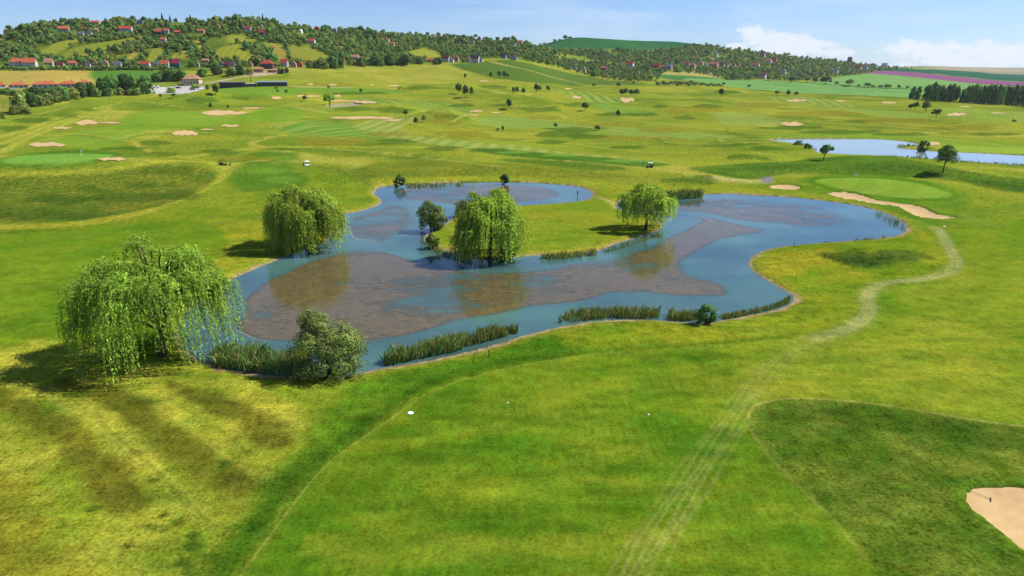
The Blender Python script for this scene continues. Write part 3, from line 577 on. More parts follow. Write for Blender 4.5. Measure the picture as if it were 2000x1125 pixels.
for k, (u, v, ru, rv) in enumerate([(313,1008,14,7),(342,1017,14,6),(312,1030,20,8),(300,940,8,6),(380,1060,18,20),(415,1092,32,18),(365,1105,22,20),(180,993,10,4),(255,1055,10,6),(150,770,20,4),(440,905,22,8),(530,960,26,8)]):
    lay(ell(u, v, ru, rv, 14, 700+k), S(72,108,24), 0.25, 0.75, 2, edge=0.5, es=0.8, tall=0.7)
# --- the big foreground fairway
EDGE = [(430,1200),(470,1125),(540,1030),(625,920),(700,862),(760,820),(830,772),(895,745),(960,727),(1050,708),(1130,696),(1240,686),(1350,679),(1480,669),(1560,660)]
lay(EDGE + [(1620,652),(1680,626),(1698,600),(1692,575),(1712,560),(1800,548),(1862,530),(1880,515),(1865,480),(1845,450),(1900,440),(2100,430),(2400,520),(2400,1240),(430,1240)], S(98,150,26), 0.35, 0.97, 3, S(134,166,34), 0.75, 5.5, tall=0.12)
i_f = np.where((GD < 115) & (GX > -16) & (GX < 60))[0]
w1 = vnoise(GX[i_f]/5.0, GY[i_f]/1.3, 140); w2 = fbm(GX[i_f]/12, GY[i_f]/3.6, 150, 3)
fm = np.zeros(len(GX)); poly_ = world_poly(EDGE + [(1600,670),(1540,740),(1450,830),(1480,880),(1640,1040),(1740,1200)], 3)
fm[i_f] = sstep(0.5, -1.5, sdf(poly_, GX[i_f], GY[i_f]))
COL[i_f] = mixc(COL[i_f], S(80,134,20), np.clip(0.10+0.75*w1+0.55*w2, 0, 0.6)*fm[i_f])
rp = np.sin(GX[i_f]*5.2+2.0*vnoise(GX[i_f]/3, GY[i_f]/3, 171))*sstep(0.05, 0.3, vnoise(GX[i_f]/6.0, GY[i_f]/2.2, 173))
COL[i_f] = mixc(COL[i_f], S(70,118,18), np.clip(rp, 0, 1)*0.28*fm[i_f])
COL[i_f] = mixc(COL[i_f], S(170,182,46), np.clip(-0.18-0.45*w1-0.75*w2+0.012*(62-GD[i_f]), 0, 0.7)*fm[i_f])
lay([(1480,640),(1700,640),(1760,560),(1900,520),(2200,500),(2300,840),(2000,830),(1700,786),(1500,776),(1420,760)], S(146,176,40), 4, 0.7, 3, S(164,182,46), 1.0, 5, edge=2, es=6)
lay([(1880,440),(1990,430),(2200,470),(2200,700),(1960,690),(1880,600),(1900,520)], S(112,158,30), 3, 0.6, 3, S(140,170,36), 1.0, 6, edge=2, es=6)
ew = world_poly(EDGE, 4, False); en = np.gradient(ew, axis=0); en = np.stack([-en[:, 1], en[:, 0]], 1)/np.linalg.norm(en, axis=1)[:, None]
band(None, S(58,104,18), 2.2, 1.3, 0.62, raw=ew[:40]+en[:40]*1.7, rag=0.8); band(None, S(66,118,20), 1.4, 0.7, 0.5, raw=ew[36:]+en[36:]*1.0, rag=0.8)  # darker strip outside the edge: taller rough with its cast shade in the colour
band(None, S(182,190,78), 0.12, 0.09, 0.5, raw=ew, rag=1.3)
# the trodden buggy track from the green, fading into wheel marks
TRACK = [(1762,425),(1800,434),(1832,448),(1848,474),(1862,498),(1868,514),(1850,532),(1800,545),(1740,551),(1706,562),(1692,582),(1698,602),(1682,626),(1640,648),(1590,661)]
band(TRACK, S(166,184,84), 2.3, 1.0, 0.72, 5, rag=0.5)
tw = world_poly(TRACK, 6, False)
nrm = np.gradient(tw, axis=0); nrm = np.stack([-nrm[:, 1], nrm[:, 0]], 1)/np.linalg.norm(nrm, axis=1)[:, None]
for o in (-0.75, -0.2, 0.35, 0.8): band(None, S(190,200,112), 0.22, 0.12, 0.5, raw=tw+nrm*o, rag=0.6)
TR2 = [(1590,661),(1545,688),(1502,728),(1462,778),(1420,838),(1368,912),(1310,1000),(1262,1080),(1225,1150)]
tw2 = world_poly(TR2, 6, False)
nrm = np.gradient(tw2, axis=0); nrm = np.stack([-nrm[:, 1], nrm[:, 0]], 1)/np.linalg.norm(nrm, axis=1)[:, None]
for o, k in ((-1.5, 0.3), (-0.9, 0.5), (-0.3, 0.5), (0.35, 0.5), (0.9, 0.45), (1.6, 0.3)): band(None, S(172,186,84), 0.26, 0.16, k, raw=tw2+nrm*(o+0.12*np.sin(np.arange(len(tw2))*0.5+o*3))[:, None], rag=0.9)
band([(1590,661),(1640,650),(1720,668),(1560,690),(1500,700)][:2], PALE, 1.0, 0.4, 0.4, 3)
band([(1255,712),(1262,700),(1290,692),(1340,694),(1375,706),(1400,700)], S(66,118,22), 0.3, 0.2, 0.6, 4, rag=0.8)
# --- the tongue of rough at lower right, with its pale cut edge
RG = [(1458,828),(1462,808),(1482,790),(1540,780),(1650,783),(1780,800),(1900,821),(2000,834),(2100,850),(2400,900),(2400,1240),(1800,1240),(1720,1130),(1690,1080),(1630,1010),(1560,945),(1500,885)]
lay(RG, S(84,124,26), 0.3, 0.95, 3, S(122,148,42), 0.9, 3.2, tall=0.6, edge=0.25, es=1.2)
lay([(1480,800),(1650,790),(1780,806),(1990,840),(1990,880),(1780,850),(1600,830),(1500,830)], S(66,104,22), 1.0, 0.55, 3, edge=1, es=3)
band([(1462,820),(1464,806),(1484,789),(1540,779),(1650,782),(1780,799),(1900,820),(2000,833)], S(196,190,94), 0.20, 0.12, 0.75, 4, rag=0.8)
band([(1460,830),(1500,888),(1560,950),(1630,1018),(1690,1090)], S(160,166,70), 0.28, 0.2, 0.5, 4, rag=0.8)
# --- greens
for P in ([(5,313),(30,306),(80,302),(150,300),(215,302),(219,306),(190,312),(140,318),(80,321),(20,320)],):
    lay([(u+(u-110)*0.12, v+(v-311)*0.75+2) for u, v in P], S(76,128,34), 1.5, 0.85, 3, S(96,142,38), 0.8, 8)
    lay(P, S(136,188,72), 0.5, 1.0, 3, stripe=((20,312),(200,302),7.0,S(124,180,62),0.5), tall=0.0)
lay([(1560,350),(1620,342),(1740,344),(1840,360),(1900,384),(1880,410),(1930,436),(1880,438),(1800,440),(1700,400),(1620,382),(1560,372)], S(96,146,30), 1.5, 0.9, 3, S(126,164,38), 0.9, 7, tall=0.2)
lay([(1575,352),(1600,346),(1640,345.5),(1740,346),(1810,356),(1856,372),(1872,382),(1850,392),(1780,393),(1690,384),(1610,368)], S(86,136,30), 0.8, 0.8, 3, tall=0.15)
lay([(1592,352),(1640,347.5),(1720,349),(1790,358),(1842,371),(1860,380),(1848,386),(1800,388),(1740,385),(1680,377),(1620,364)], S(146,186,58), 0.35, 1.0, 3, stripe=((1640,360),(1820,384),2.4,S(134,176,48),0.6), tall=0.0)
band([(1560,378),(1620,392),(1700,404),(1780,428),(1830,446)], S(150,176,46), 1.6, 0.8, 0.55, 4)
band([(1880,420),(1910,430),(1930,438),(1950,444)], S(150,170,70), 1.6, 0.8, 0.5, 3)
# --- shores: pale gravel and trodden mud at the waterline, dark undercut grass on the far banks
i = np.where(SHORE < 8)[0]; d = SHORE[i]; x = GX[i]; y = GY[i]
g = fbm(x/2.0, y/2.0, 81, 3)
MUD = S(92,84,56); GRAV = S(192,168,122)
COL[i] = mixc(COL[i], np.tile(S(172,180,52), (len(i), 1)), 0.45*np.exp(-((d-1.6)/0.9)**2))
COL[i] = mixc(COL[i], np.tile(GRAV, (len(i), 1)), sstep(1.15, 0.65, d + 0.9*g)*0.95)
COL[i] = mixc(COL[i], np.tile(S(120,100,62), (len(i), 1)), np.clip(fbm(x/0.7, y/0.7, 83, 2)*2.0, 0, 1)*sstep(1.3, 0.4, d)*0.8)
COL[i] = mixc(COL[i], np.tile(MUD, (len(i), 1)), sstep(0.10, -0.15, d))
TALL[i] = TALL[i]*(1-sstep(1.2, 0.5, d))
# rims of the sand bunkers
for a, b, poly, lab in SANDS:
    i = np.where(bb(poly, 5))[0]; d = sdf(poly, GX[i], GY[i])
    COL[i] = mixc(COL[i], np.tile(S(96,140,30), (len(i), 1)), 0.7*np.exp(-((d-0.5)/0.6)**2))
    COL[i] = mixc(COL[i], np.tile(S(168,140,88), (len(i), 1)), sstep(0.05, -0.2, d))
mot = 0.34*fbm(GX/2.3, GY/1.2, 401, 2) + 0.30*fbm(GX/8.5, GY/4.2, 411, 3); mw_ = (1-sstep(120, 240, GD))*(SHORE > 1.0)
COL = COL*np.clip(1+np.stack([1.15*mot, 0.85*mot, 0.8*mot], 1)*mw_[:, None], 0.45, 1.7)
gm = sstep(0.92, 1.12, COL[:, 1]/(COL[:, 0]+1e-6))[:, None]; nf_ = (1-sstep(170, 280, GD))[:, None]      # leaf hue of the near and the far swards
COL = COL*(1-gm) + COL*(nf_*np.array([1.0, 0.86, 1.2]) + (1-nf_)*np.array([1.05, 0.99, 1.05]))*gm
COL = np.clip(COL, 0.002, 0.9)

def ground_material():
    m, N, L, b = mat('grass_ground'); setp(b, (0.1, 0.15, 0.02), 0.95, 0.0)
    at = N.new('ShaderNodeAttribute'); at.attribute_name = 'sward'; tl = N.new('ShaderNodeAttribute'); tl.attribute_name = 'tall'
    geo = N.new('ShaderNodeNewGeometry')
    def noise(scale, detail=4, rough=0.6, sy=1.0):
        mp = N.new('ShaderNodeMapping'); mp.inputs['Scale'].default_value = (scale, scale*sy, scale); L.new(geo.outputs['Position'], mp.inputs['Vector'])
        n = N.new('ShaderNodeTexNoise'); n.inputs['Scale'].default_value = 1.0; n.inputs['Detail'].default_value = detail; n.inputs['Roughness'].default_value = rough
        L.new(mp.outputs[0], n.inputs['Vector']); return n.outputs[0]
    def m2(op, a, c):
        n = N.new('ShaderNodeMath'); n.operation = op
        for k, s in enumerate((a, c)):
            if isinstance(s, (int, float)): n.inputs[k].default_value = s
            else: L.new(s, n.inputs[k])
        return n.outputs[0]
    nf = noise(3.2, 2, 0.7); nm = noise(0.75, 3, 0.65, 1.0); nl = noise(0.16, 2, 0.6); ns = noise(1.4, 2, 0.7, 0.35)
    amp = m2('ADD', 0.72, m2('MULTIPLY', tl.outputs['Fac'], 1.0))
    v = m2('ADD', m2('MULTIPLY', m2('SUBTRACT', nf, 0.5), 1.7), m2('ADD', m2('MULTIPLY', m2('SUBTRACT', nm, 0.5), 1.15), m2('MULTIPLY', m2('SUBTRACT', ns, 0.5), 0.7)))
    v = m2('ADD', 1.0, m2('MULTIPLY', v, amp))
    hsv = N.new('ShaderNodeHueSaturation'); L.new(at.outputs['Color'], hsv.inputs['Color'])
    L.new(m2('MAXIMUM', v, 0.25), hsv.inputs['Value'])
    hu = m2('ADD', 0.5, m2('ADD', m2('MULTIPLY', m2('SUBTRACT', nl, 0.5), 0.05), m2('MULTIPLY', m2('SUBTRACT', nm, 0.5), 0.05))); L.new(hu, hsv.inputs['Hue'])
    L.new(hsv.outputs[0], b.inputs['Base Color'])
    bp = N.new('ShaderNodeBump'); bp.inputs['Distance'].default_value = 0.10
    L.new(m2('ADD', nf, m2('MULTIPLY', nm, 1.2)), bp.inputs['Height']); L.new(m2('ADD', 0.25, m2('MULTIPLY', tl.outputs['Fac'], 0.6)), bp.inputs['Strength'])
    L.new(bp.outputs[0], b.inputs['Normal'])
    return m
na, nr = A_.shape
idx = np.arange(na*nr).reshape(na, nr)
quads = np.stack([idx[:-1, :-1], idx[1:, :-1], idx[1:, 1:], idx[:-1, 1:]], -1).reshape(-1, 4)
M_GROUND = ground_material()
me = mesh_np('ground', np.stack([GX, GY, GZ], 1), quads, np.full(len(quads), 4), M_GROUND, {'sward': COL, 'tall': TALL}, True)
link('ground', me, kind='structure', label='rolling golf course grass and farmland reaching back to the wooded hill')
# country behind and beside the camera, coarse
def ring():
    vs = []; fs = []; a0 = math.radians(45.5); aa = np.linspace(a0, 2*math.pi-a0, 60); rr = [0.01, 30, 80, 160, 400, 1000, 3000, 13000]
    A2, R2 = np.meshgrid(aa, rr, indexing='ij'); x = (np.sin(A2)*R2).ravel(); y = (np.cos(A2)*R2).ravel()
    z = terrain(x, y); t = np.abs(((A2.ravel()-math.pi))/(math.pi-a0)); z = z*sstep(0.7, 1.0, t) - 0.02
    n1, n2 = A2.shape; id2 = np.arange(n1*n2).reshape(n1, n2)
    q = np.stack([id2[:-1, :-1], id2[1:, :-1], id2[1:, 1:], id2[:-1, 1:]], -1).reshape(-1, 4)
    c = np.tile(S(140,158,42), (n1*n2, 1)); return mesh_np('ground_behind', np.stack([x, y, z], 1), q, np.full(len(q), 4), M_GROUND, {'sward': c, 'tall': np.full(n1*n2, 0.4)}, True)
link('ground_beyond', ring(), kind='structure', label='grassland continuing beyond the picture')

# ------------------------------------------------------------------ water and the weed in it
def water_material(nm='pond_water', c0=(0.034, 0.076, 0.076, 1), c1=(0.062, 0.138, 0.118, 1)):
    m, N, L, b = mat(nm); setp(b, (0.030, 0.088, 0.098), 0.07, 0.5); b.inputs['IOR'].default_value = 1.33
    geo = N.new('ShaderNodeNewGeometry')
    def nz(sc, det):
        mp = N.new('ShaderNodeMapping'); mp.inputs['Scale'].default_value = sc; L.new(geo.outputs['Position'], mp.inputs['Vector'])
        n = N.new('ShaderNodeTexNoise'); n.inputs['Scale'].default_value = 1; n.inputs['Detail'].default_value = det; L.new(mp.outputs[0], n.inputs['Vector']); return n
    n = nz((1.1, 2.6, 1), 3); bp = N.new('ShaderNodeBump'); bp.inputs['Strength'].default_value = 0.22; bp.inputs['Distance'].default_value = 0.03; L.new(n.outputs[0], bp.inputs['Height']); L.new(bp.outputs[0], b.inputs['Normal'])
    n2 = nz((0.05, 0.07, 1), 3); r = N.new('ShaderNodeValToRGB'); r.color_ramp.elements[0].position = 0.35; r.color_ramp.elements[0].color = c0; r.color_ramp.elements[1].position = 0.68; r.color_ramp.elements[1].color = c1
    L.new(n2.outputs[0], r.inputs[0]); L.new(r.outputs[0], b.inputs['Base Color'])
    return m
M_WATER = water_material(); M_WATER2 = water_material('pale_pond_water', (0.17, 0.215, 0.235, 1), (0.20, 0.245, 0.255, 1))  # second colours lightened to carry the pale sky reflected in the farther ponds
def offset_poly(poly, d):
    t = np.roll(poly, -1, 0)-np.roll(poly, 1, 0); n = np.stack([t[:, 1], -t[:, 0]], 1)/(np.linalg.norm(t, axis=1)[:, None]+1e-9)
    area = 0.5*np.sum(poly[:, 0]*np.roll(poly[:, 1], -1)-np.roll(poly[:, 0], -1)*poly[:, 1])
    return poly + n*d*(1 if area > 0 else -1)
def flat_poly(name, poly, z, m):
    from mathutils.geometry import tessellate_polygon
    tri = tessellate_polygon([[Vector((p[0], p[1], 0)) for p in poly]]); me = bpy.data.meshes.new(name)
    me.from_pydata([(float(p[0]), float(p[1]), float(z)) for p in poly], [], [list(t) for t in tri]); 
    me.materials.append(m); me.update()
    for p in me.polygons:
        if p.normal.z < 0: p.flip()
    return me
link('pond', flat_poly('pond', offset_poly(W_POND, 0.55), WATER, M_WATER), kind='structure', label='winding turquoise golf pond with brown weed in its middle')
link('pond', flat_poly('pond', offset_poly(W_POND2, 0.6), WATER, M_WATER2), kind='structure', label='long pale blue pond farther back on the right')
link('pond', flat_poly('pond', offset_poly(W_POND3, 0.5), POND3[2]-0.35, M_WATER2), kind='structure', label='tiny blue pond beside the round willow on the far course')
def algae_material():
    m, N, L, b = mat('pond_weed'); setp(b, (0.075, 0.058, 0.040), 0.07, 0.5); b.inputs['IOR'].default_value = 1.33
    geo = N.new('ShaderNodeNewGeometry'); ed = N.new('ShaderNodeAttribute'); ed.attribute_name = 'cover'
    def nz(sx, sy, det, rough=0.6):
        mp = N.new('ShaderNodeMapping'); mp.inputs['Scale'].default_value = (sx, sy, 1); L.new(geo.outputs['Position'], mp.inputs['Vector'])
        n = N.new('ShaderNodeTexNoise'); n.inputs['Scale'].default_value = 1; n.inputs['Detail'].default_value = det; n.inputs['Roughness'].default_value = rough; L.new(mp.outputs[0], n.inputs['Vector']); return n.outputs[0]
    def m2(op, a, c):
        n = N.new('ShaderNodeMath'); n.operation = op
        for k, s in enumerate((a, c)):
            if isinstance(s, (int, float)): n.inputs[k].default_value = s
            else: L.new(s, n.inputs[k])
        return n.outputs[0]
    n1 = nz(0.9, 1.3, 6, 0.7); n2 = nz(4.0, 5.0, 3, 0.7); n3 = nz(0.06, 0.10, 6, 0.62)
    r = N.new('ShaderNodeValToRGB'); e = r.color_ramp.elements; e[0].position = 0.3; e[0].color = (0.042, 0.036, 0.015, 1); e[1].position = 0.70; e[1].color = (0.165, 0.122, 0.050, 1)
    L.new(m2('ADD', m2('MULTIPLY', n1, 0.5), m2('MULTIPLY', n2, 0.5)), r.inputs[0]); L.new(r.outputs[0], b.inputs['Base Color'])
    bp = N.new('ShaderNodeBump'); bp.inputs['Strength'].default_value = 0.14; bp.inputs['Distance'].default_value = 0.03; L.new(n2, bp.inputs['Height']); L.new(bp.outputs[0], b.inputs['Normal'])
    f = m2('ADD', m2('ADD', m2('MULTIPLY', m2('SUBTRACT', n3, 0.5), 5.5), m2('MULTIPLY', m2('SUBTRACT', n1, 0.5), 2.6)), ed.outputs['Fac'])
    mr = N.new('ShaderNodeMapRange'); mr.interpolation_type = 'SMOOTHSTEP'; mr.inputs['From Min'].default_value = -0.15; mr.inputs['From Max'].default_value = 0.9; mr.inputs['To Min'].default_value = 0.10; mr.inputs['To Max'].default_value = 0.93; L.new(f, mr.inputs['Value'])
    tr = N.new('ShaderNodeBsdfTransparent'); mx = N.new('ShaderNodeMixShader'); L.new(mr.outputs[0], mx.inputs[0]); L.new(tr.outputs[0], mx.inputs[1]); L.new(b.outputs[0], mx.inputs[2]); L.new(mx.outputs[0], N['Material Output'].inputs[0])
    return m
M_WEED = algae_material()
WEED = [
 ([(448,632),(470,595),(500,562),(540,538),(590,515),(640,497),(680,489),(740,490),(790,504),(850,516),(905,528),(960,532),(1050,527),(1120,514),(1190,503),(1240,492),(1280,478),(1310,462),(1345,445),(1370,432),(1362,424),(1400,428),(1450,440),(1490,447),(1488,454),(1440,462),(1395,474),(1360,492),(1338,516),(1345,536),(1390,548),(1424,562),(1424,572),(1400,579),(1350,581),(1290,574),(1240,570),(1190,574),(1140,587),(1080,594),(1030,600),(980,614),(910,625),(860,636),(820,652),(770,664),(720,670),(650,664),(590,668),(530,667),(480,655)], 0.8, 'broad brown mat of pond weed filling the front of the pond'),
 ([(1318,402),(1345,392),(1420,388),(1500,393),(1570,400),(1620,409),(1655,422),(1672,434),(1640,440),(1590,442),(1520,438),(1460,432),(1420,426),(1375,416),(1330,412)], 0.55, 'brown weed patch in the right arm of the pond'),
 ([(670,446),(684,455),(690,463),(712,468),(745,475),(768,462),(800,440),(812,420),(800,405),(760,400),(725,412),(690,424),(672,436)], 0.42, 'ragged weed patch with a pale rim left of the peninsula'),
 ([(775,372),(850,364),(940,360),(1000,361),(1060,366),(1095,376),(1080,387),(1020,395),(985,398),(940,398),(900,402),(860,396),(800,390)], 0.5, 'thin weed over the back arm of the pond'),
]
def weed_mesh(P, cover):
    poly = world_poly(P, 6, True, WATER+0.006)
    r_ = np.arange(len(poly)); nn = offset_poly(poly, 1.0)-poly
    poly = poly + nn*(0.45*fbm(r_/2.3, r_*0+3, 5, 3))[:, None]
    x0, y0 = poly.min(0); x1, y1 = poly.max(0); st = 0.9
    gx, gy = np.meshgrid(np.arange(x0, x1, st), np.arange(y0, y1, st)); gx = gx.ravel(); gy = gy.ravel()
    d = sdf(poly, gx, gy); k = d < -st*0.6
    from mathutils.geometry import delaunay_2d_cdt
    pts = [Vector(p) for p in poly] + [Vector((a, b)) for a, b in zip(gx[k], gy[k])]
    n = len(poly); vs, _, fs, *_r = delaunay_2d_cdt(pts, [(q, (q+1) % n) for q in range(n)], [], 1, 1e-5)
    v = np.array([(p.x, p.y) for p in vs]); d = sdf(poly, v[:, 0], v[:, 1])
    cov = cover + 0.25*np.exp(-((d+2.2)/1.0)**2) - 1.1*np.exp(-(d/1.1)**2)
    lo = np.concatenate([np.array(f) for f in fs]); return mesh_np('pond_weed', np.column_stack([v, np.full(len(v), WATER+0.006)]), lo, [len(f) for f in fs], M_WEED, {'cover': cov})
for P, c, lab in WEED: link('pond_weed', weed_mesh(P, c), kind='stuff', label=lab)
# foam-pale rim on the ragged patch edges
def rim(P, w, lab):
    c = world_poly(P, 8, False, WATER+0.012); n = np.gradient(c, axis=0); n = np.stack([-n[:, 1], n[:, 0]], 1)/np.linalg.norm(n, axis=1)[:, None]
    r_ = np.arange(len(c)); c = c + n*(0.25*fbm(r_/3.0, r_*0, 9, 2))[:, None]; ww = w*(0.5+np.abs(fbm(r_/2.0, r_*0+7, 4, 2)))
    ww = ww*np.sin(np.linspace(0.1, 3.04, len(c)))
    v = np.concatenate([np.column_stack([c+n*ww[:, None], np.full(len(c), WATER+0.012)]), np.column_stack([c-n*ww[:, None], np.full(len(c), WATER+0.012)])])
    k = len(c); q = [[i, i+1, k+i+1, k+i] for i in range(k-1)]
    return link('weed_scum', mesh_np('weed_scum', v, np.array(q), [4]*len(q), paint('dry_weed_scum', S(206,178,150), 0.8, 0.2, 0.2, 3)), kind='stuff', label=lab)
rim([(671,447),(684,454),(689,462),(700,467),(716,468),(730,472),(745,475)], 0.16, 'pale dried scum rim on the weed left of the peninsula')
rim([(1368,424),(1378,427),(1388,431),(1392,435)], 0.14, 'pale dried scum rim at the narrow of the weed on the right')
rim([(447,638),(470,650),(500,662),(530,668)], 0.07, 'pale dried scum along the front edge of the big weed mat')

# ------------------------------------------------------------------ sand
def sand_material():
    m, N, L, b = mat('bunker_sand'); setp(b, (0.40, 0.27, 0.145), 0.9, 0.1)
    geo = N.new('ShaderNodeNewGeometry'); n = N.new('ShaderNodeTexNoise'); n.inputs['Scale'].default_value = 0.9; n.inputs['Detail'].default_value = 6; L.new(geo.outputs['Position'], n.inputs['Vector'])
    r = N.new('ShaderNodeValToRGB'); e = r.color_ramp.elements; e[0].position = 0.3; e[0].color = (0.37, 0.245, 0.108, 1); e[1].position = 0.75; e[1].color = (0.46, 0.32, 0.155, 1)
    L.new(n.outputs[0], r.inputs[0]); L.new(r.outputs[0], b.inputs['Base Color'])
    w = N.new('ShaderNodeTexWave'); w.inputs['Scale'].default_value = 1.6; w.inputs['Distortion'].default_value = 5; w.inputs['Detail'].default_value = 2; L.new(geo.outputs['Position'], w.inputs['Vector'])
    bp = N.new('ShaderNodeBump'); bp.inputs['Strength'].default_value = 0.25; bp.inputs['Distance'].default_value = 0.04; L.new(w.outputs['Fac'], bp.inputs['Height']); L.new(bp.outputs[0], b.inputs['Normal'])
    return m
M_SAND = sand_material()
def strip_mesh(name, a, b, zf, rows, m):
    t = np.linspace(0, 1, rows)[:, None, None]; P = a[None]*(1-t)+b[None]*t; r, c, _ = P.shape
    z = zf(P[..., 0].ravel(), P[..., 1].ravel()); v = np.column_stack([P.reshape(-1, 2), z]); id2 = np.arange(r*c).reshape(r, c)
    q = np.stack([id2[:-1, :-1], id2[1:, :-1], id2[1:, 1:], id2[:-1, 1:]], -1).reshape(-1, 4)
    me = mesh_np(name, v, q, np.full(len(q), 4), m, None, True)
    if len(me.polygons) and sum(p.normal.z for p in me.polygons) < 0: me.flip_normals()
    return me
for a, b, poly, lab in SANDS:
    po = offset_poly(poly, 0.35); a2 = po[:len(a)]; b2 = np.concatenate([po[:1], po[len(a):][::-1], po[len(a)-1:len(a)]]); k = min(len(a2), len(b2)); a2 = a2[:k]; b2 = b2[:k]
    link('sand_bunker', strip_mesh('sand_bunker', a2, b2, lambda x, y: terrain(x, y) - 0.18 - 0.30*sstep(0.2, -2.2, sdf(poly, x, y)), 18, M_SAND), kind='structure', label=lab)
for k, (u, v, ru, rv) in enumerate(FAR_BUNKERS):
    up, lo = lens(u, v, ru, rv, 900+k); a, b = sand_world(up, lo, 32)
    if len(a) < 8: continue
    link('sand_bunker', strip_mesh('sand_bunker', a, b, lambda x, y: terrain(x, y)+0.20, 8, M_SAND), kind='structure', label='pale sand bunker far out on the course')
# ------------------------------------------------------------------ vegetation builders
def unit(v): return v/(np.linalg.norm(v, axis=-1, keepdims=True)+1e-9)
def leaf_quads(P, Nn, T, ln, wd, tint, name, m):
    """one small leaf spray per point: P centre, Nn normal, T long axis"""
    T = unit(T - Nn*np.sum(T*Nn, 1, keepdims=True)); B = np.cross(Nn, T)
    ln = np.broadcast_to(np.asarray(ln, float), (len(P),))[:, None]; wd = np.broadcast_to(np.asarray(wd, float), (len(P),))[:, None]
    V = np.stack([P - T*ln*0.5, P + B*wd*0.5, P + T*ln*0.5, P - B*wd*0.5], 1).reshape(-1, 3)
    k = len(P); return mesh_np(name, V, np.arange(4*k), np.full(k, 4), m, {'tint': np.repeat(tint, 4)})
def crown_mesh(seed, R, clumps, per, leaf, m, name='crown', rc=0.36, zc=None, squash=1.0, jitter=0.35, fill=0.75, lean=0.0, shape=None, flat=False):
    """crown of many leaf clumps; R=(rx,ry,rz), centre zc"""
    rs = np.random.RandomState(seed); R = np.asarray(R, float); zc = R[2] if zc is None else zc
    d = unit(rs.normal(size=(clumps, 3)))
    if not flat: d[:, 2] = np.where(d[:, 2] < -0.55, -d[:, 2], d[:, 2])
    rad = fill + (1-fill)*rs.uniform(-1, 1, clumps)
    cen = d*rad[:, None]*0.78*R
    if flat: tt = np.clip(-d[:, 2], 0, 0.9); cen[:, :2] *= np.minimum(1.7, 1/np.sqrt(1-tt**2))[:, None]*(1-0.12*tt)[:, None]; cen[:, 2] = np.where(cen[:, 2] < 0, cen[:, 2]*1.5, cen[:, 2])
    if shape is not None: cen[:, :2] *= shape(cen[:, 2]/R[2])[:, None]
    cr = rc*R.mean()*rs.uniform(0.6, 1.25, clumps); ctint = rs.uniform(0.72, 1.3, clumps)
    q = unit(rs.normal(size=(clumps, per, 3)) + 0.35*d[:, None, :]); rr = rs.uniform(0.55, 1.0, (clumps, per))**0.5
    P = cen[:, None, :] + q*rr[..., None]*cr[:, None, None]*np.array([1, 1, 0.85])
    P = P.reshape(-1, 3); P[:, 2] += zc; P[:, 0] += lean*P[:, 2]
    Nn = unit(q.reshape(-1, 3) + 0.55*np.repeat(unit(cen), per, 0) + jitter*rs.normal(size=P.shape)); T = rs.normal(size=P.shape)
    tint = np.repeat(ctint, per)*rs.uniform(0.75, 1.25, len(P))
    return leaf_quads(P, Nn, T, leaf*rs.uniform(0.7, 1.3, len(P)), leaf*0.62*rs.uniform(0.7, 1.3, len(P)), tint, name, m)
def trunk_mesh(seed, h, r, R, nl=6, top=0.75, lean=0.0, stems=1):
    rs = random.Random(seed); mb = MB()
    for s in range(stems):
        ox = 0 if stems == 1 else rs.uniform(-0.5, 0.5)*r*6; oy = 0 if stems == 1 else rs.uniform(-0.5, 0.5)*r*6; sp = 0 if stems == 1 else 0.35
        tx, ty = ox*sp*3+lean*h*top, oy*sp*3
        mb.tube([(ox, oy, -0.3), (ox*1.1+lean*h*0.2, oy, h*top*0.3), (tx*0.6+ox*0.5, ty*0.6, h*top*0.65), (tx, ty, h*top)], [r*1.25, r*0.9, r*0.6, r*0.2], 7)
    for k in range(nl):
        a = k*2.4+rs.uniform(-0.4, 0.4); z0 = h*rs.uniform(0.25, 0.5); ex = R[0]*rs.uniform(0.45, 0.75); z1 = z0+h*rs.uniform(0.15, 0.35)
        mb.tube([(lean*z0, 0, z0), (math.cos(a)*ex*0.5+lean*z0, math.sin(a)*ex*0.5, (z0+z1)/2+0.05*h), (math.cos(a)*ex+lean*z1, math.sin(a)*ex, z1)], [r*0.5, r*0.33, r*0.12], 5)
    return mb.mesh('trunk', M_BARK, True)
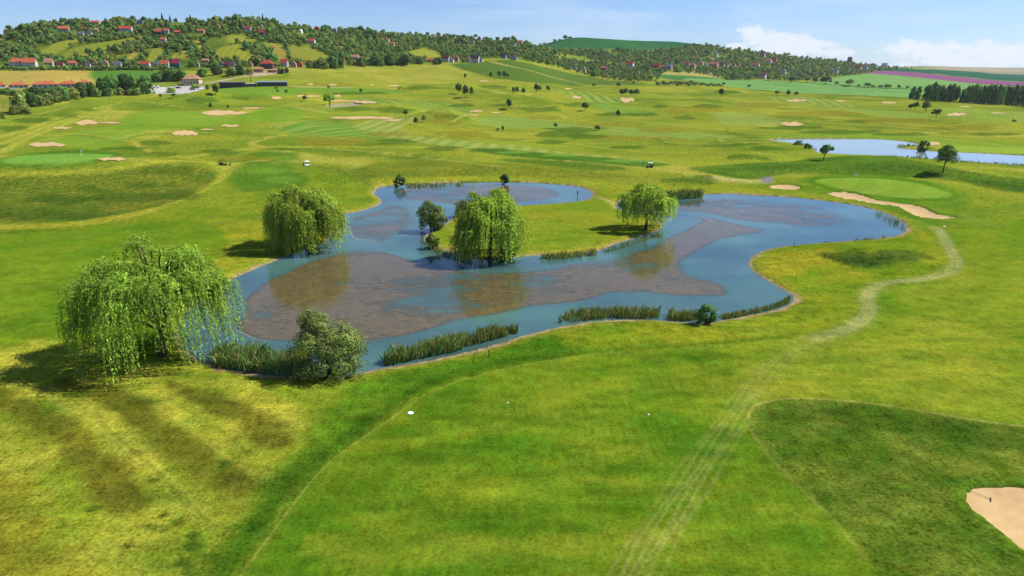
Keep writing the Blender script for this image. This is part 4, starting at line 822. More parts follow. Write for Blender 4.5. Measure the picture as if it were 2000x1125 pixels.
def willow(u, v, wpx, hpx, seed, label, strands=26, boughs=34, leaf=(0.5, 0.15), sweep=0.75, side=None, m=None, base_du=0, dens=1.0, droop_min=0.12, topflat=0.5, tuft=70, ragp=1.6):
    x, y, z, D = hit1(u, v); sc = math.hypot(y, H)/F*1.0; W = wpx*y/math.cos(TILT)/F*0.98; h = hpx*y/math.cos(TILT)/F*1.0
    rs = np.random.RandomState(seed); r0 = random.Random(seed)
    root = empty('weeping_willow', (x, y, z), 0, label, 'tree', 'weeping willows round the pond')
    Rx, Ry = W/2, W/2*0.92
    mb = MB(); tr = 0.026*h
    fork = h*0.24; mb.tube([(0, 0, -0.4), (0.05*h*0.2, 0, fork*0.45), (0.02*h, 0.01*h, fork)], [tr*1.4, tr*1.0, tr*0.85], 9)
    PP = []; TT = []; NN = []; TI = []
    for b in range(boughs):
        a = b*2.39996 + r0.uniform(-0.35, 0.35); f = math.sqrt((b+0.6)/boughs); f *= r0.uniform(0.74, 1.06)
        ez = h*(0.93 - topflat*f*f - r0.uniform(0, 0.20)); ox, oy = math.cos(a), math.sin(a)
        k = 1.0 if side is None else 1.0 - 0.35*max(0, side[0]*ox+side[1]*oy)
        e = np.array([ox*Rx*f*0.86*k, oy*Ry*f*0.86*k, ez]); s0 = np.array([0.02*h, 0.01*h, fork*r0.uniform(0.75, 1.0)])
        mid = s0*0.45+e*0.55+np.array([0, 0, h*0.12]); mid2 = s0*0.12+e*0.88+np.array([0, 0, h*0.06])
        path = catmull(np.array([s0, mid, mid2, e]), 5, False)
        rad = np.linspace(tr*0.42, tr*0.06, len(path)); mb.tube(path, rad, 5, False)
        bt = r0.uniform(0.78, 1.25)
        nsub = 2 + int(3*f)
        for sb in range(nsub):
            # a side branch ending in a hanging curtain
            t0 = path[int(r0.uniform(0.5, 0.95)*(len(path)-1))]; aa = a + r0.uniform(-1.0, 1.0); ln = h*r0.uniform(0.06, 0.20)
            tip = t0 + np.array([math.cos(aa)*ln, math.sin(aa)*ln, h*r0.uniform(-0.05, 0.06)]) if sb else e
            mb.tube([t0, t0*0.5+tip*0.5+np.array([0, 0, 0.02*h]), tip], [tr*0.14, tr*0.09, tr*0.04], 4, False)
            out = np.array([tip[0], tip[1], 0.0]); out = out/(np.linalg.norm(out)+1e-6); sbt = bt*r0.uniform(0.8, 1.22)
            # feathery top
            nt = int(tuft*dens); qd = unit(rs.normal(size=(nt, 3)) + np.array([0, 0, 0.5])); c = tip*0.75+t0*0.25; rr = h*np.array([0.075, 0.075, 0.045])*r0.uniform(0.7, 1.2)
            PP.append(c + qd*rr*rs.uniform(0.3, 1.0, (nt, 1))); NN.append(unit(qd+0.45*rs.normal(size=(nt, 3)))); TT.append(rs.normal(size=(nt, 3))+np.array([0, 0, -0.7])+out*0.4); TI.append(np.full(nt, sbt*1.05)*rs.uniform(0.85, 1.25, nt))
            hang = h*(droop_min + (1-f)*0.25 + r0.random()**ragp*0.46)
            for s in range(int(strands*r0.uniform(0.5, 1.2))):
                w_ = r0.uniform(0.25, 1.0); p = t0*(1-w_)+tip*w_ + rs.normal(size=3)*np.array([0.026, 0.026, 0.018])*h
                dirv = out*r0.uniform(0.2, 0.9) + np.array([r0.uniform(-0.4, 0.4), r0.uniform(-0.4, 0.4), r0.uniform(0.0, 0.5)]); dirv /= np.linalg.norm(dirv)
                L = max(0.08*h, (p[2]-hang)*r0.uniform(0.6, 1.08)); L = min(L, h*sweep)
                st = leaf[0]*0.6; n = max(3, int(L/st*dens)); stt = r0.uniform(0.85, 1.15)*sbt
                sw = rs.normal(size=2)*0.05; g = np.minimum(1.0, np.arange(n)/(0.22*h/st)+0.05)[:, None]
                dv = unit(dirv*(1-g)**2*0.9 + np.array([sw[0]+0.05*out[0], sw[1]+0.05*out[1], -1.0])*g); q = p + np.cumsum(dv*st, 0); kk = q[:, 2] > 0.15
                q = q[kk]; dv = dv[kk]; n = len(q)
                if n == 0: continue
                PP.append(q+rs.normal(size=(n, 3))*leaf[0]*0.18); TT.append(dv+rs.normal(size=(n, 3))*0.32); NN.append(out*0.7+np.array([0, 0, 0.3])+rs.normal(size=(n, 3))*0.5); TI.append(np.full(n, stt))
    P = np.concatenate(PP); ti = np.concatenate(TI)*rs.uniform(0.75, 1.25, len(P))
    me = leaf_quads(P, unit(np.concatenate(NN)), np.concatenate(TT), leaf[0]*rs.uniform(0.7, 1.4, len(P)), leaf[1]*rs.uniform(0.7, 1.5, len(P)), ti, 'crown', m or M_WILLOW)
    link('trunk', mb.mesh('trunk', M_BARK, True), root); link('crown', me, root); return root
willow(316, 694, 338, 262, 3, 'large weeping willow nearest the camera, left of the pond', 13, 46, (0.38, 0.125), 0.8, dens=1.1, droop_min=-0.10, topflat=0.58, tuft=100, ragp=1.0)
willow(600, 481, 158, 134, 15, 'dense weeping willow on the left bank, second from the camera', 22, 38, (0.52, 0.17), 0.9, dens=1.0, droop_min=-0.20, topflat=0.44, tuft=80, ragp=1.1)
willow(956, 503, 124, 142, 8, 'tall weeping willow at the front of the grassy peninsula', 18, 29, (0.52, 0.17), 0.9, dens=1.0, droop_min=-0.20, topflat=0.46, tuft=80, ragp=1.1)
willow(1261, 448, 112, 98, 12, 'smaller weeping willow with clear trunk at the right end of the peninsula', 15, 25, (0.55, 0.18), 0.85, dens=1.0, droop_min=-0.10, topflat=0.50, tuft=80, ragp=1.1)

def tree(name, u, v, wpx, hpx, seed, label, cat='tree', group=None, m=None, kind='round', stems=1, clear=0.22, clumps=46, per=46, leaf=None, lean=0.0, rot=None):
    x, y, z, D = hit1(u, v); px = y/math.cos(TILT)/F if D < 140 else math.hypot(y, H-z)/F; W = wpx*px; h = hpx*px
    root = empty(name, (x, y, z-0.03), 0 if rot is None else rot, label, cat, group)
    R = (W/2, W/2*0.9, h*(1-clear)/2); zc = h*clear + R[2]
    if clear < 0.05: R = (W/2, W/2*0.9, h*0.58); zc = h*0.40
    lf = leaf or max(0.22, 0.14*R[0]**0.6)
    me = crown_mesh(seed, R, clumps, per, lf, m or M_TREE, zc=zc, lean=lean, fill=0.72, flat=clear < 0.05, rc=0.34 if kind == 'round' else 0.26, shape=(lambda t: 1.0-0.45*np.clip(t, 0, 1)) if kind == 'cone' else None)
    link('trunk', trunk_mesh(seed, h, max(0.05, 0.022*h), R, 6, 0.72, lean, stems), root); link('crown', me, root); return root
# shrubs and trees on the pond banks
sh = tree('shore_shrub', 648, 729, 186, 122, 20, 'wide feathery grey-green shrub on the near bank between the reeds', 'shrub', None, M_SALLOW, 'bush', 7, 0.02, 110, 130, 0.26)
_p = 86.0/F; sp_ = link('crown', crown_mesh(21, (2.4, 2.2, 4.4), 44, 90, 0.26, M_SALLOW, zc=5.2, fill=0.7, rc=0.30, shape=lambda t: 1.0-0.5*np.clip(t, 0, 1)), sh); sp_.location = (-1.9, 0.5, -0.6)
tree('bank_shrub', 845, 449, 66, 70, 22, 'round grey-green willow shrub on the left tip of the peninsula', 'shrub', None, M_SALLOW, 'bush', 4, 0.02, 60, 90, 0.42)
tree('bank_tree', 974, 412, 52, 46, 23, 'small leafy tree behind the peninsula willow', 'tree', None, M_WILLOW, 'bush', 1, 0.1, 34, 70, 0.45)
tree('bank_shrub', 906, 421, 44, 34, 24, 'low brownish shrub behind the peninsula willow, beside the water', 'shrub', None, M_PALE, 'round', 3, 0.0, 34, 60, 0.42)
tree('bank_shrub', 992, 503, 62, 62, 25, 'dark leafy shrub at the waterline right of the peninsula willow', 'shrub', None, M_TREE, 'bush', 3, 0.0, 44, 80, 0.40)
tree('bank_shrub', 846, 482, 34, 30, 26, 'low green shrub at the waterline on the peninsula tip', 'shrub', None, M_TREE, 'bush', 3, 0.0, 26, 60, 0.36)
tree('bank_shrub', 780, 361, 24, 22, 27, 'small round bush on the far left corner of the back pond arm', 'shrub', None, M_DARK, 'round', 2, 0.0, 24, 40, 0.5)
tree('bank_shrub', 985, 357, 22, 20, 28, 'small round bush on the far bank behind the peninsula', 'shrub', None, M_DARK, 'round', 2, 0.0, 24, 40, 0.5)
tree('bank_shrub', 1378, 629, 52, 42, 29, 'bright green bush among the reeds on the near right bank', 'shrub', None, M_TREE, 'bush', 3, 0.0, 34, 80, 0.30)
tree('bank_shrub', 497, 722, 26, 18, 30, 'tiny green shrub in front of the near reeds', 'shrub', None, M_TREE, 'bush', 3, 0.0, 16, 40, 0.25)
tree('course_tree', 1608, 313, 32, 34, 31, 'lone open-crowned tree on the left bank of the far pond', 'tree', None, M_TREE, 'cone', 1, 0.22, 34, 44, 0.6, 0.12)
tree('course_tree', 1841, 337, 44, 54, 32, 'larger lone tree on a slim trunk in front of the far pond', 'tree', None, M_TREE, 'round', 1, 0.20, 46, 60, 0.55, 0.06)
tree('bank_shrub', 1801, 295, 26, 25, 33, 'dark bushy tree on the spit in the far pond', 'tree', None, M_DARK, 'bush', 2, 0.0, 30, 44, 0.6, 0.1)
for k, (u, v, w, h, lab) in enumerate([(1578,290,22,12,'low green shrub on the point at the left end of the far pond'),(1560,283,24,9,'low shrub behind the point at the left end of the far pond')]):
    tree('bank_shrub', u, v, w, h, 35+k, lab, 'shrub', None, M_TREE, 'bush', 2, 0.0, 20, 30, 0.6)
# single trees of the course: picture foot point, width, height
COURSE = [
 (422,187,17,23,'D','slim dark tree right of the green mound by the car park'),(340,191,9,9,'D','small dark bush on the lawn below the car park'),(314,191,8,8,'T','spindly sapling left of the dark bush below the car park'),(412,214,8,14,'D','thin sapling behind the long pale bunker on the left'),(446,214,7,10,'T','smaller sapling behind the right end of the long left bunker'),
 (596,199,10,13,'D','small dark tree left of the round willow by the tiny pond'),(644,205,32,24,'W','round full willow beside the tiny far pond'),(642,174,6,7,'D','tiny tree behind the line of white range markers'),(705,182,7,9,'D','tiny dark tree above the tiny pond'),(781,174,7,4,'D','flat dark shrub far out on the driving range'),(560,182,9,7,'D','low dark shrub right of the two saplings by the clubhouse'),(540,174.5,7,5,'D','dark sapling in front of the clubhouse right end'),(543,181,6,6,'D','dark sapling just below the clubhouse right end'),
 (792,228,11,14,'D','round dark tree above the two trees on the central mound'),(813,244,11,15,'D','dark round tree with a left-leaning shadow on the central mound'),(828,239,10,15,'T','slimmer tree on the right of the central mound'),
 (909,154,7,10,'D','small pointed tree at the foot of the vineyard'),(895,185,16,22,'D','leftmost dark tree of the trio below the vineyard'),(910,190,15,23,'D','middle dark tree of the trio below the vineyard'),(921,190,9,21,'D','slim right-hand tree of the trio below the vineyard'),(959,152,10,11,'D','leftmost of the trees along the vineyard edge'),(975,153,11,14,'D','tallest tree along the vineyard edge'),(985,153,8,14,'D','narrow tree along the vineyard edge'),(991,153,8,10,'D','rightmost small tree along the vineyard edge'),(994,213,14,20,'D','dark pointed tree alone on the right of the central fairway'),(972,257,8,7,'T','low shrub beside the sapling in the middle meadow'),(982,257,7,12,'T','leaning sapling in the middle meadow'),
 (1003,183,9,13,'D','left tree of the pair at the top of the striped fairway'),(1010,183,8,14,'D','right tree of the pair at the top of the striped fairway'),(1022,186,9,14,'D','single round tree right of the pair on the upper fairway'),(1047,181,13,17,'D','broader tree of the twin on the upper fairway'),(1054,179,9,12,'D','smaller tree of the twin on the upper fairway'),(1070,180,9,13,'D','round tree left of the striped far fairway'),(1143,217,16,17,'D','dark lollipop tree on the rough right of centre'),(1206,229,11,14,'D','egg-shaped dark tree on the rough right of centre'),(1085,251,9,12,'T','light sapling at the edge of the middle fairway'),(1166,256,15,12,'T','round pale bush at the edge of the middle fairway'),(1160,170,8,7,'D','small bush in front of the vineyard end, left one'),(1207,170,10,8,'D','small bush in front of the vineyard end, right one'),(1237,164,9,5,'D','flat dark shrub at the end of the vineyard'),
 (1213,187,13,13,'D','leftmost tree of the dark clump by the far bunker'),(1222,187,13,14,'D','second tree of the dark clump by the far bunker'),(1232,187,12,12,'D','third tree of the dark clump by the far bunker'),(1243,187,14,13,'D','rightmost tree of the dark clump by the far bunker'),(1408,189,14,16,'D','lone dark tree on the right meadow before the green crop'),(1518,186,11,9,'D','leftmost of three small trees below the crop field'),(1539,188,10,12,'D','middle of three small trees below the crop field'),(1555,187,10,8,'D','rightmost of three small trees below the crop field'),
 (1778,214,11,11,'D','smallest of the four trees in front of the poplars'),(1788,215,13,16,'D','dark tree second from left in front of the poplars'),(1808,219,21,23,'T','largest green tree in front of the poplars'),(1828,228,20,16,'D','flat-topped dark tree nearest of the four before the poplars'),(1463,171,8,6,'D','single bush on the crop field edge at right')]
proto = {}
def crown_proto(kind, var, low=False):
    key = (kind, var, low)
    if key not in proto:
        mm = {'D': M_DARK, 'T': M_TREE, 'W': M_WILLOW, 'P': M_PALE}[kind]
        R = (0.5, 0.5, 0.45); cl, pe = (26, 26)
        proto[key] = (crown_mesh(50+var*7, (0.5, 0.5, 0.52) if low else R, cl+10*low, pe, 0.14, mm, zc=0.46 if low else 0.54, fill=0.7, rc=0.36, flat=low), MB().tube([(0, 0, -0.08), (0.01, 0, 0.2), (0, 0.01, 0.6)], [0.035, 0.026, 0.012], 6).mesh('trunk', M_BARK, True))
    return proto[key]
for k, (u, v, w, h, kind, lab) in enumerate(COURSE):
    x, y, z, D = hit1(u, v); px = math.hypot(y, H-z)/F; cm, tm = crown_proto(kind, k % 4)
    root = empty('course_tree', (x, y, z-0.05), k*1.7, lab, 'shrub' if h < 9.5 and h <= w else 'tree', 'single trees on the golf course'); root.scale = (w*px, w*px, h*px)
    link('trunk', tm, root); link('crown', cm, root)
# field-edge trees and the poplar row on the right
FIELD = [(1546,161,17,11),(1577,162,15,12),(1592,162,14,11),(1612,165,26,16),(1633,165,11,6),(1660,168,19,13),(1676,170,6,5),(1694,171,15,10),(1704,171.5,9,6),(1720,172,11,6),(1730,172.5,11,8),(1737,172.5,8,8),(1755,173.5,8,8),(1762,174,4,3),(1772,173.5,10,6)]
ORD = ['first','second','third','fourth','fifth','sixth','seventh','eighth','ninth','tenth','eleventh','twelfth','thirteenth','fourteenth','fifteenth','sixteenth','seventeenth','eighteenth','nineteenth','twentieth']
def ordw(n):
    if n < 20: return ORD[n]
    tens = {2:'twenty',3:'thirty',4:'forty',5:'fifty'}[(n+1)//10]; r = (n+1) % 10
    return (tens[:-1]+'ieth') if r == 0 else tens+'-'+ORD[r-1]
for k, (u, v, w, h) in enumerate(FIELD):
    x, y, z, D = hit1(u, v); px = math.hypot(y, H-z)/F; cm, tm = crown_proto('T' if k % 3 else 'D', k % 4)
    root = empty('field_tree', (x, y, z-0.2), k*1.3, ordw(k)+' from the left in the tree line across the pale green crop', 'tree', 'trees along the crop field'); root.scale = (w*px, w*px, h*px)
    link('trunk', tm, root); link('crown', cm, root)
pop_c = [crown_mesh(400+k, (0.5, 0.5, 0.52), 36, 24, 0.15, M_TREE, zc=0.50, flat=True, fill=0.75, rc=0.30, shape=lambda t: 0.95-0.55*np.clip(t, -0.4, 1)**2, lean=0.28) for k in range(4)]
pop_t = MB().tube([(0, 0, -0.05), (0.1, 0, 0.35), (0.2, 0, 0.7)], [0.04, 0.03, 0.01], 6).mesh('trunk', M_BARK, True)
POP = [(1779,25),(1790,27),(1805,30),(1811,34),(1819,35),(1827,33),(1834,31),(1841,28),(1848,32),(1855,36),(1863,35),(1877,31),(1884,34),(1891,36),(1899,39),(1906,38),(1914,35),(1921,37),(1928,39),(1936,42),(1944,41),(1952,40),(1960,43),(1968,42),(1977,41),(1986,44),(1994,44),(2003,45),(2013,46),(2024,47)]
for k, (u, h) in enumerate(POP):
    v = 193.5 + (u-1779)*0.066; x, y, z, D = hit1(u, v); px = math.hypot(y, H-z)/F
    root = empty('poplar_tree', (x, y, z-0.2), rnd.uniform(-0.3, 0.3), ordw(k)+' poplar from the left in the leaning row at right', 'tree', 'poplar row'); root.scale = (15*px, 15*px, h*px*rnd.uniform(0.94, 1.06))
    link('trunk', pop_t, root); link('crown', pop_c[k % 4], root)

# ------------------------------------------------------------------ reeds
M_STRAW = leafmat('dry_reed_straw', (0.27, 0.21, 0.10), 0.01, 0.1, 0.2)
def reed_bed(P, n, hgt, label, m=None, sparse=0.0, seed=1, wid=0.05):
    poly = world_poly(P, 4, True, WATER+0.1); rs = np.random.RandomState(seed); x0, y0 = poly.min(0); x1, y1 = poly.max(0)
    pts = np.zeros((0, 2))
    while len(pts) < n:
        c = rs.uniform((x0, y0), (x1, y1), (n*3, 2)); c = c[(sdf(poly, c[:, 0], c[:, 1]) < 0) & (vnoise(c[:, 0]/1.6, c[:, 1]/1.6, seed) > -0.5+sparse)]; pts = np.concatenate([pts, c])
    n = int(n*0.7); pts = pts[:n]; h = 0.85*hgt*rs.uniform(0.3, 1.2, n)*(1+0.35*vnoise(pts[:, 0]/2.5, pts[:, 1]/2.5, seed+2)); a = rs.uniform(0, 2*math.pi, n)
    d = np.stack([np.cos(a), np.sin(a), 0*a], 1); bend = np.stack([rs.normal(0.12, 0.26, n), rs.normal(0, 0.26, n), 0*a], 1)*h[:, None]
    base = np.column_stack([pts, np.full(n, WATER-0.1)]); up = np.array([0, 0, 1.0]); w = wid*rs.uniform(0.7, 1.5, n)[:, None]
    mid = base + up*h[:, None]*0.6 + bend*0.35; top = base + up*h[:, None]*0.98 + bend
    V = np.stack([base-d*w*0.6, base+d*w*0.6, mid+d*w, top, mid-d*w], 1).reshape(-1, 3); tint = np.repeat(rs.uniform(0.6, 1.35, n), 5)
    dry = np.tile(np.array([1.1, 1.1, 1.0, 1.0, 1.0]), n); M_ST = M_STRAW
    me = mesh_np('reed_bed', V, np.arange(5*n), np.full(n, 5), m or M_REED, {'tint': tint*dry}); me.materials.append(M_ST); me.polygons.foreach_set('material_index', (rs.uniform(0, 1, n) < 0.2).astype(np.int32)); return link('reed_bed', me, kind='stuff', label=label)
reed_bed([(412,712),(425,690),(450,688),(480,692),(520,696),(535,706),(540,728),(500,727),(450,722)], 2600, 2.5, 'tall reeds on the near bank left of the big shrub', seed=2)
reed_bed([(530,706),(560,700),(600,706),(600,730),(560,732),(535,728)], 1300, 2.4, 'dark reeds tucked behind the left of the big shrub', seed=3)
reed_bed([(752,705),(790,696),(860,678),(895,670),(902,682),(850,694),(790,706),(756,713)], 3000, 2.3, 'dense green reed bed right of the big shrub', seed=4)
reed_bed([(890,666),(930,656),(980,646),(1005,646),(1008,652),(960,664),(905,676)], 1700, 1.9, 'thinner reed bed continuing along the near bank', sparse=0.2, seed=5)
reed_bed([(1090,622),(1130,612),(1200,608),(1290,612),(1345,616),(1370,622),(1340,626),(1250,622),(1170,623),(1100,630)], 3000, 1.6, 'long low reed bed along the near right bank', sparse=0.3, seed=6)
reed_bed([(1395,620),(1440,612),(1490,603),(1525,592),(1540,582),(1540,592),(1500,606),(1440,619),(1400,626)], 1300, 1.1, 'short reeds curving round the right bay of the pond', sparse=0.3, seed=7)
reed_bed([(1290,385),(1320,383),(1366,380),(1368,386),(1320,390),(1292,391)], 900, 3.0, 'dark reed clump on the far bank right of the small willow', seed=8, wid=0.12)
reed_bed([(1058,502),(1100,499),(1165,492),(1170,497),(1110,505),(1062,507)], 700, 1.5, 'sparse reeds along the front edge of the peninsula', sparse=0.3, seed=9, wid=0.07)
reed_bed([(1180,486),(1240,468),(1290,454),(1292,462),(1250,474),(1190,492)], 500, 0.9, 'low reeds below the small willow on the peninsula', sparse=0.3, seed=10, wid=0.07)
reed_bed([(1706,415),(1740,425),(1762,438),(1768,450),(1755,448),(1730,432)], 320, 1.2, 'scattered reeds in the right corner of the pond', sparse=0.4, seed=11, wid=0.035)
reed_bed([(1600,474),(1680,468),(1750,458),(1752,463),(1690,471),(1610,477)], 260, 0.8, 'scattered reeds along the lower shore of the right arm', sparse=0.5, seed=12, wid=0.06)
reed_bed([(795,362),(850,360),(900,358),(900,362),(850,365),(800,367)], 380, 1.2, 'fringe of reeds on the back bank of the pond', sparse=0.3, seed=13, wid=0.12)
reed_bed([(1730,305),(1800,309),(1880,315),(1990,322),(1990,325),(1880,318),(1800,312),(1730,307.5)], 700, 1.3, 'fringe of reeds along the near bank of the far pond', sparse=0.2, seed=14, wid=0.14)
reed_bed([(1752,285),(1775,283),(1792,285),(1780,288),(1758,288)], 160, 1.5, 'reeds on the tip of the spit in the far pond', seed=15, wid=0.14)
reed_bed([(1560,284),(1580,286),(1595,292),(1590,296),(1572,290)], 160, 1.3, 'reeds round the left point of the far pond', seed=16, wid=0.14)
reed_bed([(832,470),(850,485),(885,497),(920,506),(915,511),(870,500),(835,484)], 420, 1.2, 'dark sedge under the bank at the peninsula front', seed=17, wid=0.08)
# ------------------------------------------------------------------ houses
ROOFC = {'orange': S(218,122,80), 'red': S(202,88,72), 'crimson': S(178,66,86), 'tan': S(214,160,126), 'pink': S(222,142,124), 'grey': S(120,124,138), 'brown': S(120,64,58), 'dark': S(74,72,82), 'white': S(236,236,236)}
WALLC = {'white': S(250,246,240), 'cream': S(250,232,186), 'pink': S(240,190,170), 'yellow': S(244,214,130), 'teal': S(70,150,120), 'brown': S(126,84,80), 'grey': S(190,192,204), 'orange': S(228,140,90), 'red': S(210,76,62), 'dark': S(66,60,66)}
def roof_mat(c):
    nm = c+'_roof_tiles'
    if nm in _pm: return _pm[nm]
    m = paint(nm, ROOFC[c], 0.8, 0.15, 0.2, 0.8); return m
def wall_mat(c): return paint(c+'_render_wall', WALLC[c], 0.85, 0.15, 0.06, 0.4)
M_GLASS = paint('window_glass', (0.03, 0.035, 0.045), 0.15, 0.5, 0.1); M_DOOR = paint('door_wood', (0.09, 0.05, 0.03), 0.6, 0.2); M_CHIM = paint('chimney_brick', (0.22, 0.13, 0.1), 0.9, 0.1)
M_WHITE = paint('white_paint', (0.8, 0.8, 0.78), 0.5, 0.3, 0.04); M_BLACK = paint('black_paint', (0.02, 0.02, 0.022), 0.5, 0.4, 0.1)
BOXES = []          # picture boxes of the houses: trees in front keep clear of them
def px_at(y, z): return math.hypot(y, H-z)/F
def house(u, v, w, h, kind='side', roof='orange', wall='white', label='', twist=None, name='house', group=None, detail=2, chimney=True, clearbelow=1.0, doors=True):
    x, y, z, D = hit1(u, v); px = px_at(y, z); az = math.atan2(x, y)
    tw = (-0.32 if kind in ('side', 'hip') else -0.25) if twist is None else twist
    dep = 0.72; W = w*px/(math.cos(tw)+dep*abs(math.sin(tw))); Dp = max(min(W*dep, 11.0), min(W, 5.0)); Ht = h*px
    hw = Ht*(0.50 if kind == 'side' else 0.55); hr = Ht-hw
    if kind == 'flat': hw = Ht*0.9; hr = Ht*0.1
    root = empty(name, (x, y, z), -az+tw, label, 'house', group)
    a, b, o = W/2, Dp/2, 0.035*W
    mb = MB(); mb.box(-a, a, -b, b, -2.5, hw)
    if kind == 'side': mb.add([(-a,-b,hw),(-a,b,hw),(-a,0,hw+hr*0.94),(a,-b,hw),(a,b,hw),(a,0,hw+hr*0.94)], [[0,2,1],[3,4,5]])
    if kind == 'gable': mb.add([(-a,-b,hw),(a,-b,hw),(0,-b,hw+hr*0.94),(-a,b,hw),(a,b,hw),(0,b,hw+hr*0.94)], [[0,1,2],[3,5,4]])
    link('wall', mb.mesh('wall', wall_mat(wall)), root)
    rb = MB(); t = 0.22
    def slab(p0, p1, p2, p3):
        lo = [Vector(p) for p in (p0, p1, p2, p3)]; hi = [p+Vector((0, 0, t)) for p in lo]
        rb.add(lo+hi, [[3,2,1,0],[4,5,6,7],[0,1,5,4],[1,2,6,5],[2,3,7,6],[3,0,4,7]])
    ez = hw-hr*o/b
    if kind == 'side':
        slab((-a-o,-b-o,ez),(a+o,-b-o,ez),(a+o,0,hw+hr),(-a-o,0,hw+hr)); slab((a+o,b+o,ez),(-a-o,b+o,ez),(-a-o,0.003,hw+hr),(a+o,0.003,hw+hr))
    elif kind == 'gable':
        slab((-a-o,-b-o,ez),(-0.0,-b-o,hw+hr),(-0.0,b+o,hw+hr),(-a-o,b+o,ez)); slab((0.003,-b-o,hw+hr),(a+o,-b-o,ez),(a+o,b+o,ez),(0.003,b+o,hw+hr))
    elif kind == 'hip':
        A, B = a+o*1.5, b+o*1.5; r = max(A-B*0.95, A*0.12); e = hw-0.15
        rb.add([(-A,-B,e),(A,-B,e),(A,B,e),(-A,B,e),(-r,0,hw+hr),(r,0,hw+hr)], [[0,1,5,4],[1,2,5],[2,3,4,5],[3,0,4],[3,2,1,0]])
    elif kind == 'flat': rb.box(-a-o, a+o, -b-o, b+o, hw, hw+hr)
    ro = link('roof', rb.mesh('roof', roof_mat(roof)), root)
    if chimney and kind != 'flat' and w > 7:
        cw = 0.35; cx = a*rnd.choice((-0.5, 0.3, 0.5)); cx = cx if kind != 'gable' else 0.4*a
        link('chimney', MB().box(cx-cw, cx+cw, b*0.15, b*0.15+0.7, hw+hr*0.3, hw+hr+0.7).mesh('chimney', M_CHIM), ro)
    if detail and w >= 6:
        fl = 2 if hw > 4.2 else 1; n = max(2, min(5, int(W/2.6)))
        ww = min(0.62, W/(n*3.0)); fh = hw/fl
        for f in range(fl):
            for k in range(n):
                cx = -a + W*(k+0.5)/n; z0 = f*fh+fh*0.36; z1 = f*fh+fh*0.78
                if doors and f == 0 and k == n//2 and n > 2:
                    link('door', MB().box(cx-0.5, cx+0.5, -b-0.05, -b+0.1, 0.0, min(2.1, fh*0.8)).mesh('door', M_DOOR), root); continue
                wn = link('window', MB().box(cx-ww, cx+ww, -b-0.04, -b+0.1, z0, z1).mesh('window', M_GLASS), root)
                if w > 18: link('sill', MB().box(cx-ww-0.1, cx+ww+0.1, -b-0.14, -b+0.05, z0-0.12, z0-0.005).mesh('sill', M_WHITE), wn)
        if kind == 'side':
            for cy in (-b*0.45, b*0.45): link('window', MB().box(a-0.1, a+0.04, cy-0.45, cy+0.45, fh*0.36, fh*0.78).mesh('window', M_GLASS), root)
            if hr > 2: link('window', MB().box(a-0.1, a+0.04, -0.4, 0.4, hw+hr*0.12, hw+hr*0.42).mesh('window', M_GLASS), root)
        if kind == 'gable' and hr > 2: link('window', MB().box(-0.45, 0.45, -b-0.04, -b+0.1, hw+hr*0.08, hw+hr*0.40).mesh('window', M_GLASS), root)
    BOXES.append((u-w*0.52, u+w*0.52, v-h*1.02, v-h*0.25*clearbelow, v)); return root
ROW = [(34,131,25,18,'hip','orange','white'),(60,131,26,17.5,'side','orange','white'),(97,130,17,16,'side','tan','cream'),(119,132,15,11,'side','brown','cream'),(142,129,20,11,'hip','orange','cream'),(160,132.5,8,8,'gable','brown','yellow'),(173,132.5,10,14,'gable','brown','white'),(187,131,8,15,'gable','tan','cream'),(207,132.5,13,15,'gable','tan','cream'),(232,133,14,13,'side','grey','white'),(285,131.5,19,12,'side','red','white'),(307,132,10,12,'side','grey','cream'),(323,132,19,14,'side','orange','white'),(345,132,17,17,'side','crimson','teal'),(387,131,7,10,'gable','tan','cream'),(402,121,15,6,'side','tan','pink'),(427,119,6,7,'gable','tan','yellow'),(435,128,8,7,'gable','tan','white'),(444,132,11,12,'side','brown','brown'),(455,130,10,11,'gable','dark','white'),(490,130,9,9,'gable','tan','cream'),(523,133,27,16,'hip','red','brown'),(556,129,16,13,'side','red','white'),(574,131,12,11,'gable','tan','pink'),(587,131,10,11,'gable','orange','orange'),(603,128,10,9,'side','brown','brown'),(670,121,10,7,'hip','orange','orange'),(694,116,17,9,'side','tan','white')]  # brown walls under the large red hip roof carry eaves shade in their colour
for k, (u, v, w, h, kd, rf, wl) in enumerate(ROW):
    house(u, v, w*0.95, h*0.92, kd, rf, wl, '%s-roofed %s house, %s from the left in the row at the hill foot' % (rf, wl, ordw(k)), name='row_house', group='houses along the foot of the hill')
UP = [(126,61,23,10,'side','orange','cream'),(187,47,18,7,'side','orange','cream'),(158,70,14,8,'side','grey','cream'),(175,68,10,9,'gable','grey','white'),(164,58,8,5,'side','red','cream'),(189,62,8,7,'side','tan','cream'),(247,61,27,10,'side','red','white'),(310,67,15,11,'side','orange','brown'),(326,65,11,10,'side','orange','white'),(347,66,13,7,'side','orange','orange'),(320,82,11,10,'side','orange','white'),(393,63.5,15,7,'side','orange','pink'),(274,47,12,8,'gable','dark','grey'),(425,56,11,9,'gable','tan','yellow'),(484,60,15,9,'side','crimson','white'),(512,69,12,11,'side','red','brown'),(511,53,6,5,'gable','white','white'),(608,85,18,10,'side','red','white'),(619,58,11,7,'hip','red','red'),(654,63,8,8,'gable','grey','grey'),(757,80,8,5,'side','red','white'),(766,88,11,6,'side','orange','pink')]
for k, (u, v, w, h, kd, rf, wl) in enumerate(UP):
    house(u, v, w*0.92, h*0.88, kd, rf, wl, '%s-roofed %s house up among the hillside trees, %s from the left there' % (rf, wl, ordw(k)) if rf != wl else '%s house up among the hillside trees, %s from the left there' % (rf, ordw(k)), name='hill_house', group='houses high on the wooded hill')
